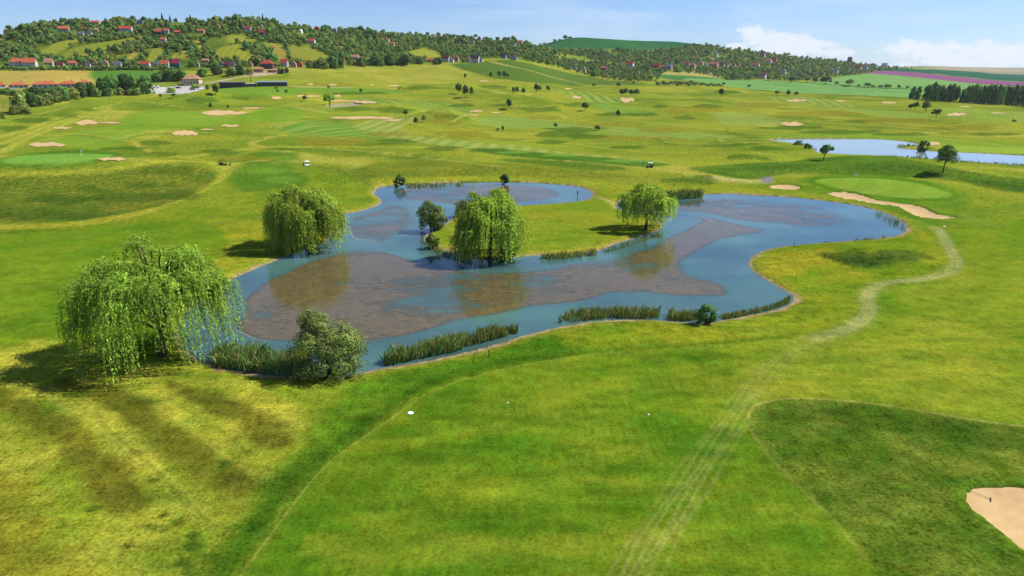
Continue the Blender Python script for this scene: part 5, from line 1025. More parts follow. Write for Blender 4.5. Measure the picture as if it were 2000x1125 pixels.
MID = [(842,121,13,6,'side','orange','cream'),(871,121,14,11,'side','brown','white'),(882,122,8,9,'gable','brown','white'),(892,120,8,9,'gable','pink','pink'),(915,121,10,8,'gable','tan','cream'),(928,121,17,11,'side','dark','white'),(940,121,6,8,'gable','dark','white'),(984,114,10,8,'side','dark','grey'),(1004,117,12,9,'gable','brown','grey'),(846,68,7,5,'side','tan','cream'),(922,84,9,6,'gable','brown','white'),(936,79,7,6,'gable','brown','pink'),(972,79,7,5,'side','dark','pink'),(1003,90,8,6,'gable','dark','white'),(1016,84,8,4,'side','orange','pink'),(895,67,6,4,'side','tan','pink')]
for k, (u, v, w, h, kd, rf, wl) in enumerate(sorted(MID)):
    house(u, v, w*1.12, h*1.15, kd, rf, wl, '%s-roofed %s house above the vineyard, %s from the left there' % (rf, wl, ordw(k)), name='village_house', group='houses above the vineyard', detail=1)
FARH = [(1123,137,7,7,'gable','dark','white'),(1141,142,6,9,'gable','tan','cream'),(1179,137,11,6,'side','pink','brown'),(1230,131,14,9,'side','red','white'),(1282,134,12,8,'side','red','red'),(1296,134,8,5,'side','tan','pink'),(1307,135,10,9,'side','white','pink'),(1342,128,9,5,'side','red','cream'),(1352,133,10,8,'hip','pink','pink'),(1369,127,8,6,'gable','tan','cream'),(1379,128,6,4,'gable','tan','white'),(1393,129.5,18,7,'side','pink','pink'),(1410,131,9,6,'side','brown','cream'),(1418,131,7,6,'gable','brown','pink'),(1433,129,7,5,'gable','brown','cream'),(1441,129,7,5,'gable','brown','pink'),(1397,112,7,11,'gable','grey','white'),(1476,131,13,7,'side','pink','cream'),(1489,111,9,8,'side','tan','pink'),(1501,123,11,6,'side','pink','white'),(1512,120,9,7,'side','orange','orange'),(1489,154,12,9,'side','pink','white'),(1530,145,8,8,'gable','grey','white'),(1541,115,6,5,'gable','brown','pink'),(1566,115,6,5,'gable','brown','white'),(1659,119,7,8,'side','red','red'),(1676,136,10,7,'side','orange','pink'),(1690,138,7,11,'gable','brown','white'),(1707,133,9,7,'gable','brown','white'),(1633,142,7,6,'side','white','white'),(1727,128,9,6,'side','white','white'),(1388,146,4,3,'side','white','white')]
for k, (u, v, w, h, kd, rf, wl) in enumerate(sorted(FARH)):
    house(u, v, w*1.15, h*1.2, kd, rf, wl, '%s-roofed %s house on the distant right slope, %s from the left there' % (rf, wl, ordw(k)) if rf != wl else '%s house on the distant right slope, %s from the left there' % (rf, ordw(k)), name='distant_house', group='houses on the distant slope', detail=1, chimney=False)
BUNG = [(2,171,18,9),(38,172,32,11),(91,172,44,13),(136,170.5,36,12),(166,166,16,9)]
for k, (u, v, w, h) in enumerate(BUNG):
    house(u, v, w, h, 'hip', 'orange', 'white', 'low bungalow with a broad orange hip roof, %s from the left before the yellow field' % ORD[k], name='bungalow', group='bungalows before the yellow field', twist=-0.1, clearbelow=2.2)
house(377, 164, 34, 17, 'hip', 'tan', 'cream', 'big farmhouse with a steep salmon hip roof above the car park', name='farmhouse')
house(357, 163, 9, 6, 'flat', 'tan', 'cream', 'small cream flat-roofed annex left of the salmon-roofed farmhouse', name='annex', chimney=False, twist=0)
# arcaded terrace below the large red-roofed house
def arcade(u, v, w, h, n, label):
    x, y, z, D = hit1(u, v); px = px_at(y, z); W = w*px; Ht = h*px; az = math.atan2(x, y); root = empty('arcade_building', (x, y, z), -az, label, 'building')
    mb = MB(); st = W/n; pw = st*0.22
    for k in range(n+1): mb.box(-W/2+k*st-pw/2, -W/2+k*st+pw/2, -2.5, -2.0, -1.5, Ht*0.6)
    mb.box(-W/2, W/2, -2.55, -1.95, Ht*0.5, Ht*0.72); mb.box(-W/2, W/2, 1.0, 1.5, -1.5, Ht*0.7)
    link('wall', mb.mesh('wall', wall_mat('pink')), root)
    for k in range(n):
        c = -W/2+(k+0.5)*st; r = (st-pw)/2; pts = [(c-r, Ht*0.5)]+[(c-r*math.cos(t), Ht*0.30+math.sin(t)*Ht*0.17) for t in np.linspace(0, math.pi, 7)]+[(c+r, Ht*0.5)]
        f = [(p[0], -2.45, p[1]) for p in pts]+[(p[0], -2.05, p[1]) for p in pts]; m_ = len(pts)
        link('arch', MB().add(f, [list(range(m_)), list(range(2*m_-1, m_-1, -1))]+[[i, i+1, m_+i+1, m_+i] for i in range(m_-1)]).mesh('arch', wall_mat('pink')), root)
    link('roof', MB().add([(-W/2-.4,-3,Ht*0.72),(W/2+.4,-3,Ht*0.72),(W/2+.4,2,Ht),(-W/2-.4,2,Ht),(-W/2-.4,-3,Ht*0.68),(W/2+.4,-3,Ht*0.68),(W/2+.4,2,Ht*0.96),(-W/2-.4,2,Ht*0.96)], [[0,1,2,3],[7,6,5,4],[0,4,5,1],[1,5,6,2],[2,6,7,3],[3,7,4,0]]).mesh('roof', roof_mat('tan')), root)
    BOXES.append((u-w/2, u+w/2, v-h, v-1, v))
arcade(505, 141.5, 17, 9, 3, 'pink arcaded terrace building left below the big red hip-roofed house'); arcade(532, 141.5, 16, 6, 3, 'lower pink arcade right below the big red hip-roofed house')
# white dome on the hill
x, y, z, D = hit1(588, 64); px = px_at(y, z); r_ = 3.2*px; root = empty('domed_building', (x, y, z), 0, 'small white dome half hidden in the hillside trees', 'building')
link('wall', MB().tube([(0, 0, -2), (0, 0, r_*0.9)], [r_, r_], 16).mesh('wall', M_WHITE), root)
link('dome', MB().tube([(0, 0, r_*0.9+r_*math.sin(t)) for t in np.linspace(0, 1.5, 7)], [r_*1.02*math.cos(t) for t in np.linspace(0, 1.5, 7)], 16).mesh('dome', M_WHITE, True), root); BOXES.append((584, 592, 55, 62, 64))
# clubhouse: two dark pavilions joined by a lower link
def clubhouse():
    x, y, z, D = hit1(498, 168.5); px = px_at(y, z); az = math.atan2(x, y); root = empty('clubhouse', (x, y, z), -az, 'long low dark clubhouse with flat pale roofs at the range', 'building')
    M_CH = paint('charcoal_cladding', S(84,80,92), 0.7, 0.2); M_RG = paint('pale_roof_sheet', S(150,176,180), 0.5, 0.3); M_LK = paint('brown_cladding', S(92,64,58), 0.8, 0.2)
    for (c, w, h, mm, mr) in ((459, 44, 8.5, M_CH, paint('slate_roof_sheet', S(96,98,116), 0.5, 0.3)), (491.5, 20, 6, M_LK, paint('cream_roof_sheet', S(226,206,188), 0.6, 0.2)), (529, 53, 9.5, M_CH, M_RG)):
        x0 = (c-498-w/2)*px; x1 = (c-498+w/2)*px; zt = h*px*0.85; xo = 0.02 if h > 8 else -0.02; d = 7 if h > 8 else 5.5
        wl = link('wall', MB().box(x0, x1, -d/2, d, -2, zt*0.86).mesh('wall', mm), root)
        rf = MB(); e = 0.6 if h > 8 else 0.0; rf.add([(x0-e,-d/2-e*1.6,zt*0.86),(x1+e,-d/2-e*1.6,zt*0.86),(x1+e,d+e,zt*1.06),(x0-e,d+e,zt*1.06),(x0-e,-d/2-e*1.6,zt*0.93),(x1+e,-d/2-e*1.6,zt*0.93),(x1+e,d+e,zt*1.16),(x0-e,d+e,zt*1.16)], [[3,2,1,0],[4,5,6,7],[0,1,5,4],[1,2,6,5],[2,3,7,6],[3,0,4,7]])
        link('roof', rf.mesh('roof', mr), root)
        n = max(2, int(w/6))
        for k in range(n):
            cx = x0+(x1-x0)*(k+0.5)/n; ww = (x1-x0)/n*0.38; link('window', MB().box(cx-ww, cx+ww, -d/2-0.05, -d/2+0.1, zt*0.12, zt*0.62).mesh('window', M_GLASS), wl)
        for k in range(n+1):
            if h > 8: cx = x0+(x1-x0)*k/n; link('post', MB().box(cx-0.12, cx+0.12, -d/2-0.9, -d/2-0.66, -1, zt*0.86).mesh('post', M_CH), root)
    BOXES.append((436, 556, 158, 167, 168.5))
clubhouse()

# ------------------------------------------------------------------ woods on the hill
def cone_mesh(seed):
    rs = np.random.RandomState(seed); n = 420; t = rs.uniform(0, 1, n)**0.8; a = rs.uniform(0, 2*math.pi, n); r = 0.5*(1-t)*(0.6+0.4*rs.uniform(0, 1, n))
    P = np.stack([np.cos(a)*r, np.sin(a)*r, 0.06+t*0.92], 1); N_ = unit(np.stack([np.cos(a), np.sin(a), 0.5+0*a], 1)+0.4*rs.normal(size=(n, 3))); return leaf_quads(P, N_, np.stack([np.cos(a), np.sin(a), -0.6+0*a], 1), 0.16, 0.1, rs.uniform(0.7, 1.3, n), 'conifer_tree', M_PINE)
def joined_tree(seed, m, cl=20, pe=15, R=(0.5, 0.5, 0.46), leaf=0.23):
    me = crown_mesh(seed, R, cl, pe, leaf, m, 'hillside_tree', zc=0.48, fill=0.68, rc=0.36); b = MB().tube([(0, 0, -0.12), (0, 0, 0.35)], [0.035, 0.02], 5)
    k = len(me.vertices); n = len(b.v); co = np.zeros(k*3, np.float32); me.vertices.foreach_get('co', co); tint = np.zeros(k, np.float32); me.attributes['tint'].data.foreach_get('value', tint)
    loops = np.concatenate([np.arange(k)]+[np.array(f)+k for f in b.f]); cnt = [4]*(k//4)+[len(f) for f in b.f]
    me2 = mesh_np('hillside_tree', np.concatenate([co.reshape(-1, 3), np.array(b.v)]), loops, cnt, m, {'tint': np.concatenate([tint, np.ones(n)])}); me2.materials.append(M_BARK)
    me2.polygons.foreach_set('material_index', np.array([0]*(k//4)+[1]*len(b.f), np.int32)); return me2
WT = [joined_tree(600+k, m_) for k, m_ in enumerate((M_WOOD, M_WOOD, M_WOOD, M_TREE, M_WOOD, M_PALE))]
HILL = np.array([(-160,128),(0,131),(120,131),(300,131),(420,133),(480,131),(620,132),(760,127),(860,119),(960,113),(1020,116),(1080,130),(1140,146),(1200,158),(1280,160),(1300,140),(1380,146),(1420,157),(1480,157),(1560,158),(1630,150),(1680,146),(1722,138),(1800,134),(1800,127),(1700,124),(1500,103),(1400,90),(1345,88),(1330,94),(1250,101),(1150,99),(1060,97),(1035,88),(1028,76),(900,67),(700,53),(560,38),(300,34),(100,40),(0,64),(-160,76)], float)
def in_px(P, u, v): return sdf(np.asarray(P, float), u, v) < 0
rs = np.random.RandomState(99)
uu = rs.uniform(-160, 1800, 34000); vv = rs.uniform(30, 162, 34000)
keep = in_px(HILL, uu, vv)
dn = vnoise(uu/26, vv/9, 5)
for P in OPENS: keep &= ~(in_px(P, uu, vv) & (rs.uniform(0, 1, len(uu)) > 0.06))
left = uu < 640; keep &= ~(left & (dn < -0.10) & (vv > 66))
uu = uu[keep]; vv = vv[keep]
hx, hy, hD = hit(uu, vv); ok = ~np.isnan(hD) & (hD > 500); uu, vv, hx, hy, hD = uu[ok], vv[ok], hx[ok], hy[ok], hD[ok]
# thin to a natural spacing in metres
OPBB = [(min(p[0] for p in P)-1, max(p[0] for p in P)+1, min(p[1] for p in P)-1, max(p[1] for p in P)+1) for P in OPENS]
cell = {}; sel = []
for i in range(len(uu)):
    sp = 4.8 if hy[i] < 1100 else 6.2; kx = int(hx[i]//sp); ky = int(hy[i]//(sp*1.25))
    if (kx, ky, sp) in cell: continue
    sz = rs.uniform(3.9, 8.6)*(1.0 if rs.uniform() > 0.12 else 1.45)*(0.85 if uu[i] < 620 else 1.0); pxs = hy[i]/F; w = sz/pxs; h_ = sz*rs.uniform(0.85, 1.25)
    hp = h_/pxs; bad = False
    for (u0, u1, v0, v1, vb) in BOXES:
        if uu[i]+w*0.5 > u0 and uu[i]-w*0.5 < u1 and vv[i]-hp < v1 and vv[i] > vb-1.0 and vv[i] < vb+18: bad = True; break
        if u0-1 < uu[i] < u1+1 and vb-3 < vv[i] <= vb+1: bad = True; break
    if not bad and uu[i] < 900:
        for P, (pu0, pu1, pv0, pv1) in zip(OPENS, OPBB):
            if pu0 < uu[i] < pu1 and pv0 < vv[i]-hp*0.4 < pv1 and rs.uniform() > 0.12 and in_px(P, np.array([uu[i]]), np.array([vv[i]-hp*0.4]))[0]: bad = True; break
    if bad: continue
    cell[(kx, ky, sp)] = 1; sel.append((uu[i], vv[i], hx[i], hy[i], sz, h_, w*hp))
sel.sort(key=lambda t: -t[6])
zz = terrain(np.array([t[2] for t in sel]), np.array([t[3] for t in sel]))
ZONE = [(300, 'broadleaf tree on the wooded hill above the left part of the village'), (640, 'broadleaf tree on the wooded hill above the middle of the village'), (1000, 'broadleaf tree on the long wooded slope over the course'), (3000, 'broadleaf tree on the far slope right of the hill field')]
for i, t in enumerate(sel[:290]):
    lab = ('mid green', 'fresh green', 'full leafy', 'darker green', 'dense green', 'pale yellowish')[(i*7) % 6] + next(l for lim, l in ZONE if t[0] < lim)[len('broadleaf'):]
    o = link('hillside_tree', WT[(i*7) % 6], None, lab, 'tree', lab.replace(' tree on', ' trees on'), None, (t[2], t[3], float(zz[i])-0.3), rs.uniform(0, 6.28), (t[4], t[4], t[5]))
rest = sel[290:]
pm = bpy.data.meshes.new('hill_woodland'); P_ = np.array([(t[2], t[3], float(zz[290+i])-0.3) for i, t in enumerate(rest)], np.float32)
pm.vertices.add(len(P_)); pm.vertices.foreach_set('co', P_.ravel())
for nm, ty, val in (('pick', 'INT', rs.randint(0, 6, len(P_)).astype(np.int32)), ('spin', 'FLOAT', rs.uniform(0, 6.28, len(P_)).astype(np.float32)), ('wide', 'FLOAT', np.array([t[4] for t in rest], np.float32)), ('high', 'FLOAT', np.array([t[5] for t in rest], np.float32))):
    a_ = pm.attributes.new(nm, ty, 'POINT'); a_.data.foreach_set('value', val)
pm.update(); wood = link('hill_woodland', pm, None, 'mass of smaller trees covering the hill between the houses', 'woodland', None, 'stuff')
pc = bpy.data.collections.new('woodland_trees')
for k, m_ in enumerate(WT):
    o = bpy.data.objects.new('woodland_tree_%d' % k, m_); pc.objects.link(o)
def scatter_group():
    g = bpy.data.node_groups.new('scatter_trees', 'GeometryNodeTree'); g.interface.new_socket('Geometry', in_out='INPUT', socket_type='NodeSocketGeometry'); g.interface.new_socket('Geometry', in_out='OUTPUT', socket_type='NodeSocketGeometry')
    N = g.nodes; L = g.links; gi = N.new('NodeGroupInput'); go = N.new('NodeGroupOutput'); ip = N.new('GeometryNodeInstanceOnPoints'); ci = N.new('GeometryNodeCollectionInfo')
    ci.inputs['Collection'].default_value = pc; ci.inputs['Separate Children'].default_value = True; ci.inputs['Reset Children'].default_value = True
    def attr(nm, ty):
        n = N.new('GeometryNodeInputNamedAttribute'); n.data_type = ty; n.inputs['Name'].default_value = nm; return n.outputs['Attribute']
    cr = N.new('ShaderNodeCombineXYZ'); L.new(attr('spin', 'FLOAT'), cr.inputs[2]); cs = N.new('ShaderNodeCombineXYZ'); w = attr('wide', 'FLOAT'); L.new(w, cs.inputs[0]); L.new(w, cs.inputs[1]); L.new(attr('high', 'FLOAT'), cs.inputs[2])
    L.new(gi.outputs[0], ip.inputs['Points']); L.new(ci.outputs[0], ip.inputs['Instance']); ip.inputs['Pick Instance'].default_value = True; L.new(attr('pick', 'INT'), ip.inputs['Instance Index']); L.new(cr.outputs[0], ip.inputs['Rotation']); L.new(cs.outputs[0], ip.inputs['Scale'])
    L.new(ip.outputs[0], go.inputs[0]); return g
md = wood.modifiers.new('scatter', 'NODES'); md.node_group = scatter_group()
print('TREES', len(sel))
# dark conifers standing up on the skyline
cones = [cone_mesh(1), cone_mesh(2)]
for k, (u, v, w, h) in enumerate([(318,44,7,17),(333,44,5,14),(345,44,5,10),(373,40,8,15),(459,44,8,17),(514,44,6,16),(137,52,9,14),(641,50,6,12),(325,58,7,16),(470,58,8,20),(1307,135,7,16),(1320,128,7,14)]):
    try: x, y, z, D = hit1(u, v)
    except ValueError: continue
    px = px_at(y, z); link('conifer_tree', cones[k % 2], None, 'dark pointed conifer on the hill, %s from the left' % ORD[sorted([318,333,345,373,459,514,137,641,325,470,1307,1320]).index(u)], 'tree', 'dark conifers on the hill', None, (x, y, z-0.3), k*1.0, (w*px*1.2, w*px*1.2, h*px))
# hedge and single trees on the hill field
for k, (u, w, h) in enumerate([(1034,9,7),(1044,9,4),(1054,10,4),(1064,10,4),(1074,10,4),(1083,9,7),(1093,9,4),(1104,12,8),(1114,9,4)]):
    x, y, z, D = hit1(u, 76.5 if u < 1060 else 75); px = px_at(y, z); link('skyline_shrub', WT[4], None, '%s shrub from the left on the skyline hedge of the hill field' % ORD[k], 'shrub', 'hedge on the hill field', None, (x, y, z-0.3), k, (w*px, w*px, h*px))
# the tree belt at the left below the bungalows
BELT = [(42,221,34,44,'P'),(30,224,22,20,'P'),(56,223,16,16,'P'),(64,208,24,30,'T'),(50,200,26,26,'D'),(80,206,26,24,'P'),(96,204,24,24,'P'),(112,200,24,26,'P'),(128,197,20,26,'T'),(120,188,24,22,'T'),(145,194,24,26,'P'),(160,191,26,34,'D'),(176,189,24,30,'D'),(190,189,18,16,'P'),(203,188,26,38,'D'),(214,187,20,20,'P'),(222,186,28,40,'T'),(236,186,18,16,'P'),(246,184,30,42,'D'),(262,184,26,40,'T'),(268,186,18,16,'P'),(284,183,34,38,'T'),(255,186,16,14,'P'),(308,160,22,20,'T'),(320,158,22,24,'D'),(340,158,26,28,'T'),(355,157,20,24,'T'),(70,190,24,22,'D'),(92,186,22,16,'T'),(106,183,20,14,'T'),(60,182,20,14,'T'),(12,184,26,12,'T'),(32,186,24,12,'T'),(6,232,9,14,'T'),(334,181,20,12,'W'),(381,173,14,10,'W'),(406,175,8,12,'T'),(396,150,24,18,'T'),(425,146,26,18,'D'),(452,148,26,18,'T'),(470,146,22,20,'D'),(545,144,9,12,'D'),(552,144,9,12,'D'),(560,143,9,12,'D'),(630,134,28,22,'T'),(650,133,26,26,'T'),(664,132,22,22,'D'),(604,133,12,12,'T'),(735,128,26,20,'T'),(765,127,30,26,'T'),(790,127,24,22,'D'),(705,130,24,20,'T'),(820,125,20,16,'T'),(856,125,18,14,'D'),(905,122,10,10,'P'),(850,126,14,10,'T')]
BELT.sort(key=lambda t: t[0])
for k, (u, v, w, h, kind) in enumerate(BELT):
    x, y, z, D = hit1(u, v); px = px_at(y, z); cm, tm = crown_proto(kind, k % 4, True)
    where = 'the tree belt below the bungalows' if u < 300 else ('the trees round the car park and farmhouse' if u < 480 else 'the trees along the foot of the slope')
    n = sum(1 for t in BELT[:k] if (t[0] < 300) == (u < 300) and (t[0] < 480) == (u < 480))
    tone = {'P': 'pale yellow-green', 'T': 'mid green', 'D': 'dark green', 'W': 'bright green'}[kind]
    root = empty('belt_tree', (x, y, z-0.3-h*px*0.10), k*2.1, '%s tree, %s from the left in %s' % (tone, ordw(n), where), 'tree', where); root.scale = (w*px, w*px, h*px*1.12)
    link('trunk', tm, root); link('crown', cm, root)
tree('village_tree', 490, 160.5, 24, 27, 77, 'light thin-crowned tree standing behind the clubhouse', 'tree', None, M_PALE, 'round', 1, 0.3, 30, 30, 0.8)
# garden trees between the houses of the row
gt = []
for u in np.arange(6, 760, 8.5):
    u = float(u)+rnd.uniform(-2.5, 2.5); v = (131.0 if u < 640 else 127.5)+rnd.uniform(-3.5, 2.0); w = rnd.uniform(9, 16)
    if any(a-w*0.3 < u < b+w*0.3 and vb > 112 for (a, b, c, d, vb) in BOXES): continue
    gt.append((u, v, w))
for k, (u, v, w) in enumerate(gt):
    x, y, z, D = hit1(u, v); px = px_at(y, z); link('garden_tree', WT[(k*5) % 6], None, '%s garden tree from the left between the houses of the village row' % ordw(k), 'tree', 'garden trees in the village row', None, (x, y, z-0.4), k*1.1, (w*px, w*px, w*rnd.uniform(0.75, 1.1)*px))
# hedge under the village row
hg = []
for k in range(46):
    u = -10+k*7.4; v = 136.5+rnd.uniform(-1, 1.2)
    x, y, z, D = hit1(u, v); px = px_at(y, z); w = rnd.uniform(8, 13); link('hedge_shrub', WT[(3, 4, 0, 3, 1, 5)[k % 6]], None, '%s shrub from the left in the hedge below the village row' % ordw(k), 'shrub', 'hedge below the village row', None, (x, y, z-0.8), k, (w*px, w*px, rnd.uniform(8, 12)*px))
for k in range(34):       # hedge between course and crop, right of the vineyard
    u = 1284+k*3.9+rnd.uniform(-1, 1); v = 166+(u-1284)*0.02+rnd.uniform(-3, 1.5); x, y, z, D = hit1(u, v); px = px_at(y, z); w = rnd.uniform(6, 11)
    link('hedge_shrub', WT[k % 6], None, '%s bush from the left in the thicket right of the vineyard' % ordw(k), 'shrub', 'thicket right of the vineyard', None, (x, y, z-0.4), k, (w*px, w*px, rnd.uniform(5, 10)*px*(1.0 if u < 1350 else 0.7)))
# ------------------------------------------------------------------ cars, buggies, people, markers
def wheel_mesh(r, w): return MB().tube([(0, -w/2, 0), (0, w/2, 0)], [r, r], 14).mesh('wheel', M_BLACK)
def car(u, v, col, label, rz, van=False):
    x, y, z, D = hit1(u, v); root = empty('parked_car', (x, y, z), rz, label, 'car', 'cars in the car park'); hb = 0.85 if not van else 1.0; ht = 1.48 if not van else 2.0
    prof = [(-2.2,0.32),(2.2,0.32),(2.25,0.62),(2.1,hb-0.06),(1.1,hb),(0.45,ht-0.03),(-1.2,ht),(-2.0,hb+0.05),(-2.22,hb-0.05)] if not van else [(-2.5,0.35),(2.4,0.35),(2.45,0.8),(1.9,1.15),(1.3,1.95),(-2.4,ht+0.05),(-2.5,1.0)]
    n = len(prof); V = [(p[0], -0.85, p[1]) for p in prof]+[(p[0], 0.85, p[1]) for p in prof]
    V = [(a, b*(0.86 if c > hb+0.02 else 1.0), c) for a, b, c in V]
    link('body', MB().add(V, [list(range(n)), list(range(2*n-1, n-1, -1))]+[[i, n+i, n+(i+1) % n, (i+1) % n] for i in range(n)]).mesh('body', paint('car_paint_'+col[0], col[1], 0.3, 0.5, 0.03)), root)
    for s in (-1, 1):
        zt = ht-0.10; link('side_window', MB().add([(-1.55, s*0.80, hb+0.06), (0.85, s*0.80, hb+0.04), (0.35, s*0.755, zt), (-1.15, s*0.755, zt)], [[0,1,2,3]] if s < 0 else [[3,2,1,0]]).mesh('side_window', M_GLASS), root)
        for wx in (-1.35, 1.35):
            w = link('wheel', wheel_mesh(0.33, 0.22), root); w.location = (wx, s*0.78, 0.33)
    link('windscreen', MB().add([(1.12, -0.66, hb+0.03), (1.12, 0.66, hb+0.03), (0.52, 0.62, ht-0.06), (0.52, -0.62, ht-0.06)], [[0,1,2,3]]).mesh('windscreen', M_GLASS), root)
WH = ('white', (0.75, 0.75, 0.75)); BK = ('black', (0.02, 0.022, 0.03)); SV_ = ('silver', (0.4, 0.42, 0.45)); BL = ('blue', (0.05, 0.08, 0.16)); RD = ('red', (0.4, 0.05, 0.04))
car(306, 171.5, WH, 'white van at the back left of the car park', 0.3, True); car(349, 172.5, BK, 'black car in the middle of the car park', 0.2); car(345, 170, WH, 'white car behind the black one in the car park', 0.3); car(376, 176, BL, 'dark blue car at the right front of the car park', 0.1); car(376, 172.5, SV_, 'silver car at the right back of the car park', 0.4); car(389, 172.5, BK, 'black car at the far right end of the car park', 0.6); car(278, 179, WH, 'white car under the trees at the left end of the car park', 0.2); car(393, 174.5, WH, 'white car at the far right end of the car park', 0.9)
def buggy(u, v, body, roofc, label, rz):
    x, y, z, D = hit1(u, v); root = empty('golf_cart', (x, y, z), rz, label, 'golf cart', 'golf carts on the course')
    prof = [(-1.15,0.25),(1.15,0.25),(1.2,0.5),(0.85,0.78),(0.55,0.45),(0.1,0.45),(0.05,0.8),(-0.3,0.82),(-0.4,0.95),(-1.15,0.9)]; n = len(prof)
    V = [(p[0], -0.58, p[1]) for p in prof]+[(p[0], 0.58, p[1]) for p in prof]
    link('body', MB().add(V, [list(range(n)), list(range(2*n-1, n-1, -1))]+[[i, n+i, n+(i+1) % n, (i+1) % n] for i in range(n)]).mesh('body', body), root)
    link('seat', MB().box(-0.32, 0.06, -0.52, 0.52, 0.80, 0.92).box(-0.45, -0.31, -0.52, 0.52, 0.86, 1.35).mesh('seat', M_BLACK), root)
    link('roof', MB().add([(-1.0,-0.62,1.80),(0.85,-0.62,1.80),(0.85,0.62,1.80),(-1.0,0.62,1.80),(-0.9,-0.5,1.93),(0.7,-0.5,1.93),(0.7,0.5,1.93),(-0.9,0.5,1.93)], [[3,2,1,0],[4,5,6,7],[0,1,5,4],[1,2,6,5],[2,3,7,6],[3,0,4,7]]).mesh('roof', roofc), root)
    for s in (-1, 1):
        for (xa, xb) in ((0.85, 0.7), (-0.95, -0.9)): link('post', MB().tube([(xa, s*0.54, 0.75), (xb, s*0.54, 1.81)], 0.03, 5).mesh('post', M_BLACK), root)
        for wx in (-0.8, 0.82): w = link('wheel', wheel_mesh(0.24, 0.2), root); w.location = (wx, s*0.5, 0.24)
    link('bag', MB().tube([(-1.3, 0.2, 0.5), (-1.42, 0.2, 1.35)], [0.15, 0.17], 8).mesh('bag', M_BLACK), root)
buggy(600, 324.5, M_WHITE, M_WHITE, 'white golf cart parked beside the tees on the left', 0.7); buggy(436, 323, M_BLACK, M_BLACK, 'dark golf cart on the grass near the left rough bank', 0.2); buggy(1269, 327.5, M_BLACK, M_WHITE, 'dark golf cart with white roof beside the two golfers', 2.6); buggy(1981, 237.5, M_BLACK, M_BLACK, 'dark golf cart on the pale green at far right', 0.1)
def person(u, v, hgt, label, top, legs, arms, rz):
    x, y, z, D = hit1(u, v); me = bpy.data.meshes.new('person'); s = hgt/1.75
    J = {'pel': (0,0,0.95), 'waist': (0,0,1.12), 'chest': (0.02,0,1.34), 'neck': (0.03,0,1.50), 'chin': (0.05,0,1.56), 'head': (0.05,0,1.66), 'crown': (0.04,0,1.74), 'lh': (0,0.10,0.92), 'lk': (0.05,0.14,0.50), 'la': (-0.01,0.16,0.08), 'lt': (0.16,0.18,0.03), 'rh': (0,-0.10,0.92), 'rk': (0.05,-0.14,0.50), 'ra': (-0.01,-0.16,0.08), 'rt': (0.16,-0.18,0.03), 'ls': (0,0.19,1.42), 'rsd': (0,-0.19,1.42)}
    J.update(arms); R = {'pel': .15, 'waist': .135, 'chest': .155, 'neck': .06, 'chin': .07, 'head': .095, 'crown': .06, 'lh': .09, 'lk': .065, 'la': .045, 'lt': .04, 'rh': .09, 'rk': .065, 'ra': .045, 'rt': .04, 'ls': .07, 'rsd': .07, 'le': .045, 'lw': .035, 'lf': .03, 're': .045, 'rw': .035, 'rf': .03}
    E = [('pel','waist'),('waist','chest'),('chest','neck'),('neck','chin'),('chin','head'),('head','crown'),('pel','lh'),('lh','lk'),('lk','la'),('la','lt'),('pel','rh'),('rh','rk'),('rk','ra'),('ra','rt'),('chest','ls'),('ls','le'),('le','lw'),('lw','lf'),('chest','rsd'),('rsd','re'),('re','rw'),('rw','rf')]
    nm = list(J); me.from_pydata([tuple(c*s for c in J[k]) for k in nm], [(nm.index(a), nm.index(b)) for a, b in E], []); o = link('person', me, None, label, 'person', 'golfers by the tee', None, (x, y, z), rz)
    sm = o.modifiers.new('skin', 'SKIN'); sd = me.skin_vertices[0].data
    for i, k in enumerate(nm): sd[i].radius = (R[k]*s, R[k]*s*0.9)
    sd[0].use_root = True; o.modifiers.new('sub', 'SUBSURF').levels = 1; o.modifiers['sub'].render_levels = 1
    m, N, L, b = mat('clothes_'+top[0]); tc = N.new('ShaderNodeTexCoord'); sp = N.new('ShaderNodeSeparateXYZ'); L.new(tc.outputs['Object'], sp.inputs[0]); r = N.new('ShaderNodeValToRGB'); r.color_ramp.interpolation = 'CONSTANT'
    e = r.color_ramp.elements; e[0].position = 0; e[0].color = (0.02, 0.02, 0.02, 1); e[1].position = 0.06; e[1].color = (*legs, 1); q = e.new(0.545); q.color = (*top[1], 1); q = e.new(0.84); q.color = (0.45, 0.28, 0.2, 1); q = e.new(0.955); q.color = (0.05, 0.04, 0.03, 1)
    mm = N.new('ShaderNodeMath'); mm.operation = 'DIVIDE'; mm.inputs[1].default_value = 1.8*s; L.new(sp.outputs[2], mm.inputs[0]); L.new(mm.outputs[0], r.inputs[0]); L.new(r.outputs[0], b.inputs['Base Color']); b.inputs['Roughness'].default_value = 0.8
    me.materials.append(m); return o
person(1255, 326, 1.8, 'golfer in dark clothes standing left of the golf cart', ('dark', (0.03, 0.035, 0.04)), (0.02, 0.02, 0.03), {'le': (0.16,0.24,1.20), 'lw': (0.32,0.12,1.08), 'lf': (0.38,0.06,1.04), 're': (0.16,-0.22,1.20), 'rw': (0.32,-0.02,1.06), 'rf': (0.38,0.02,1.02)}, 2.8)
person(1224.5, 325, 1.75, 'golfer in a pale shirt at the left end of the tee', ('pale', (0.6, 0.62, 0.62)), (0.10, 0.09, 0.06), {'le': (0.0,0.28,1.15), 'lw': (0.10,0.30,0.93), 'lf': (0.13,0.30,0.85), 're': (0.02,-0.28,1.15), 'rw': (0.12,-0.30,0.93), 'rf': (0.15,-0.30,0.85)}, 1.2)
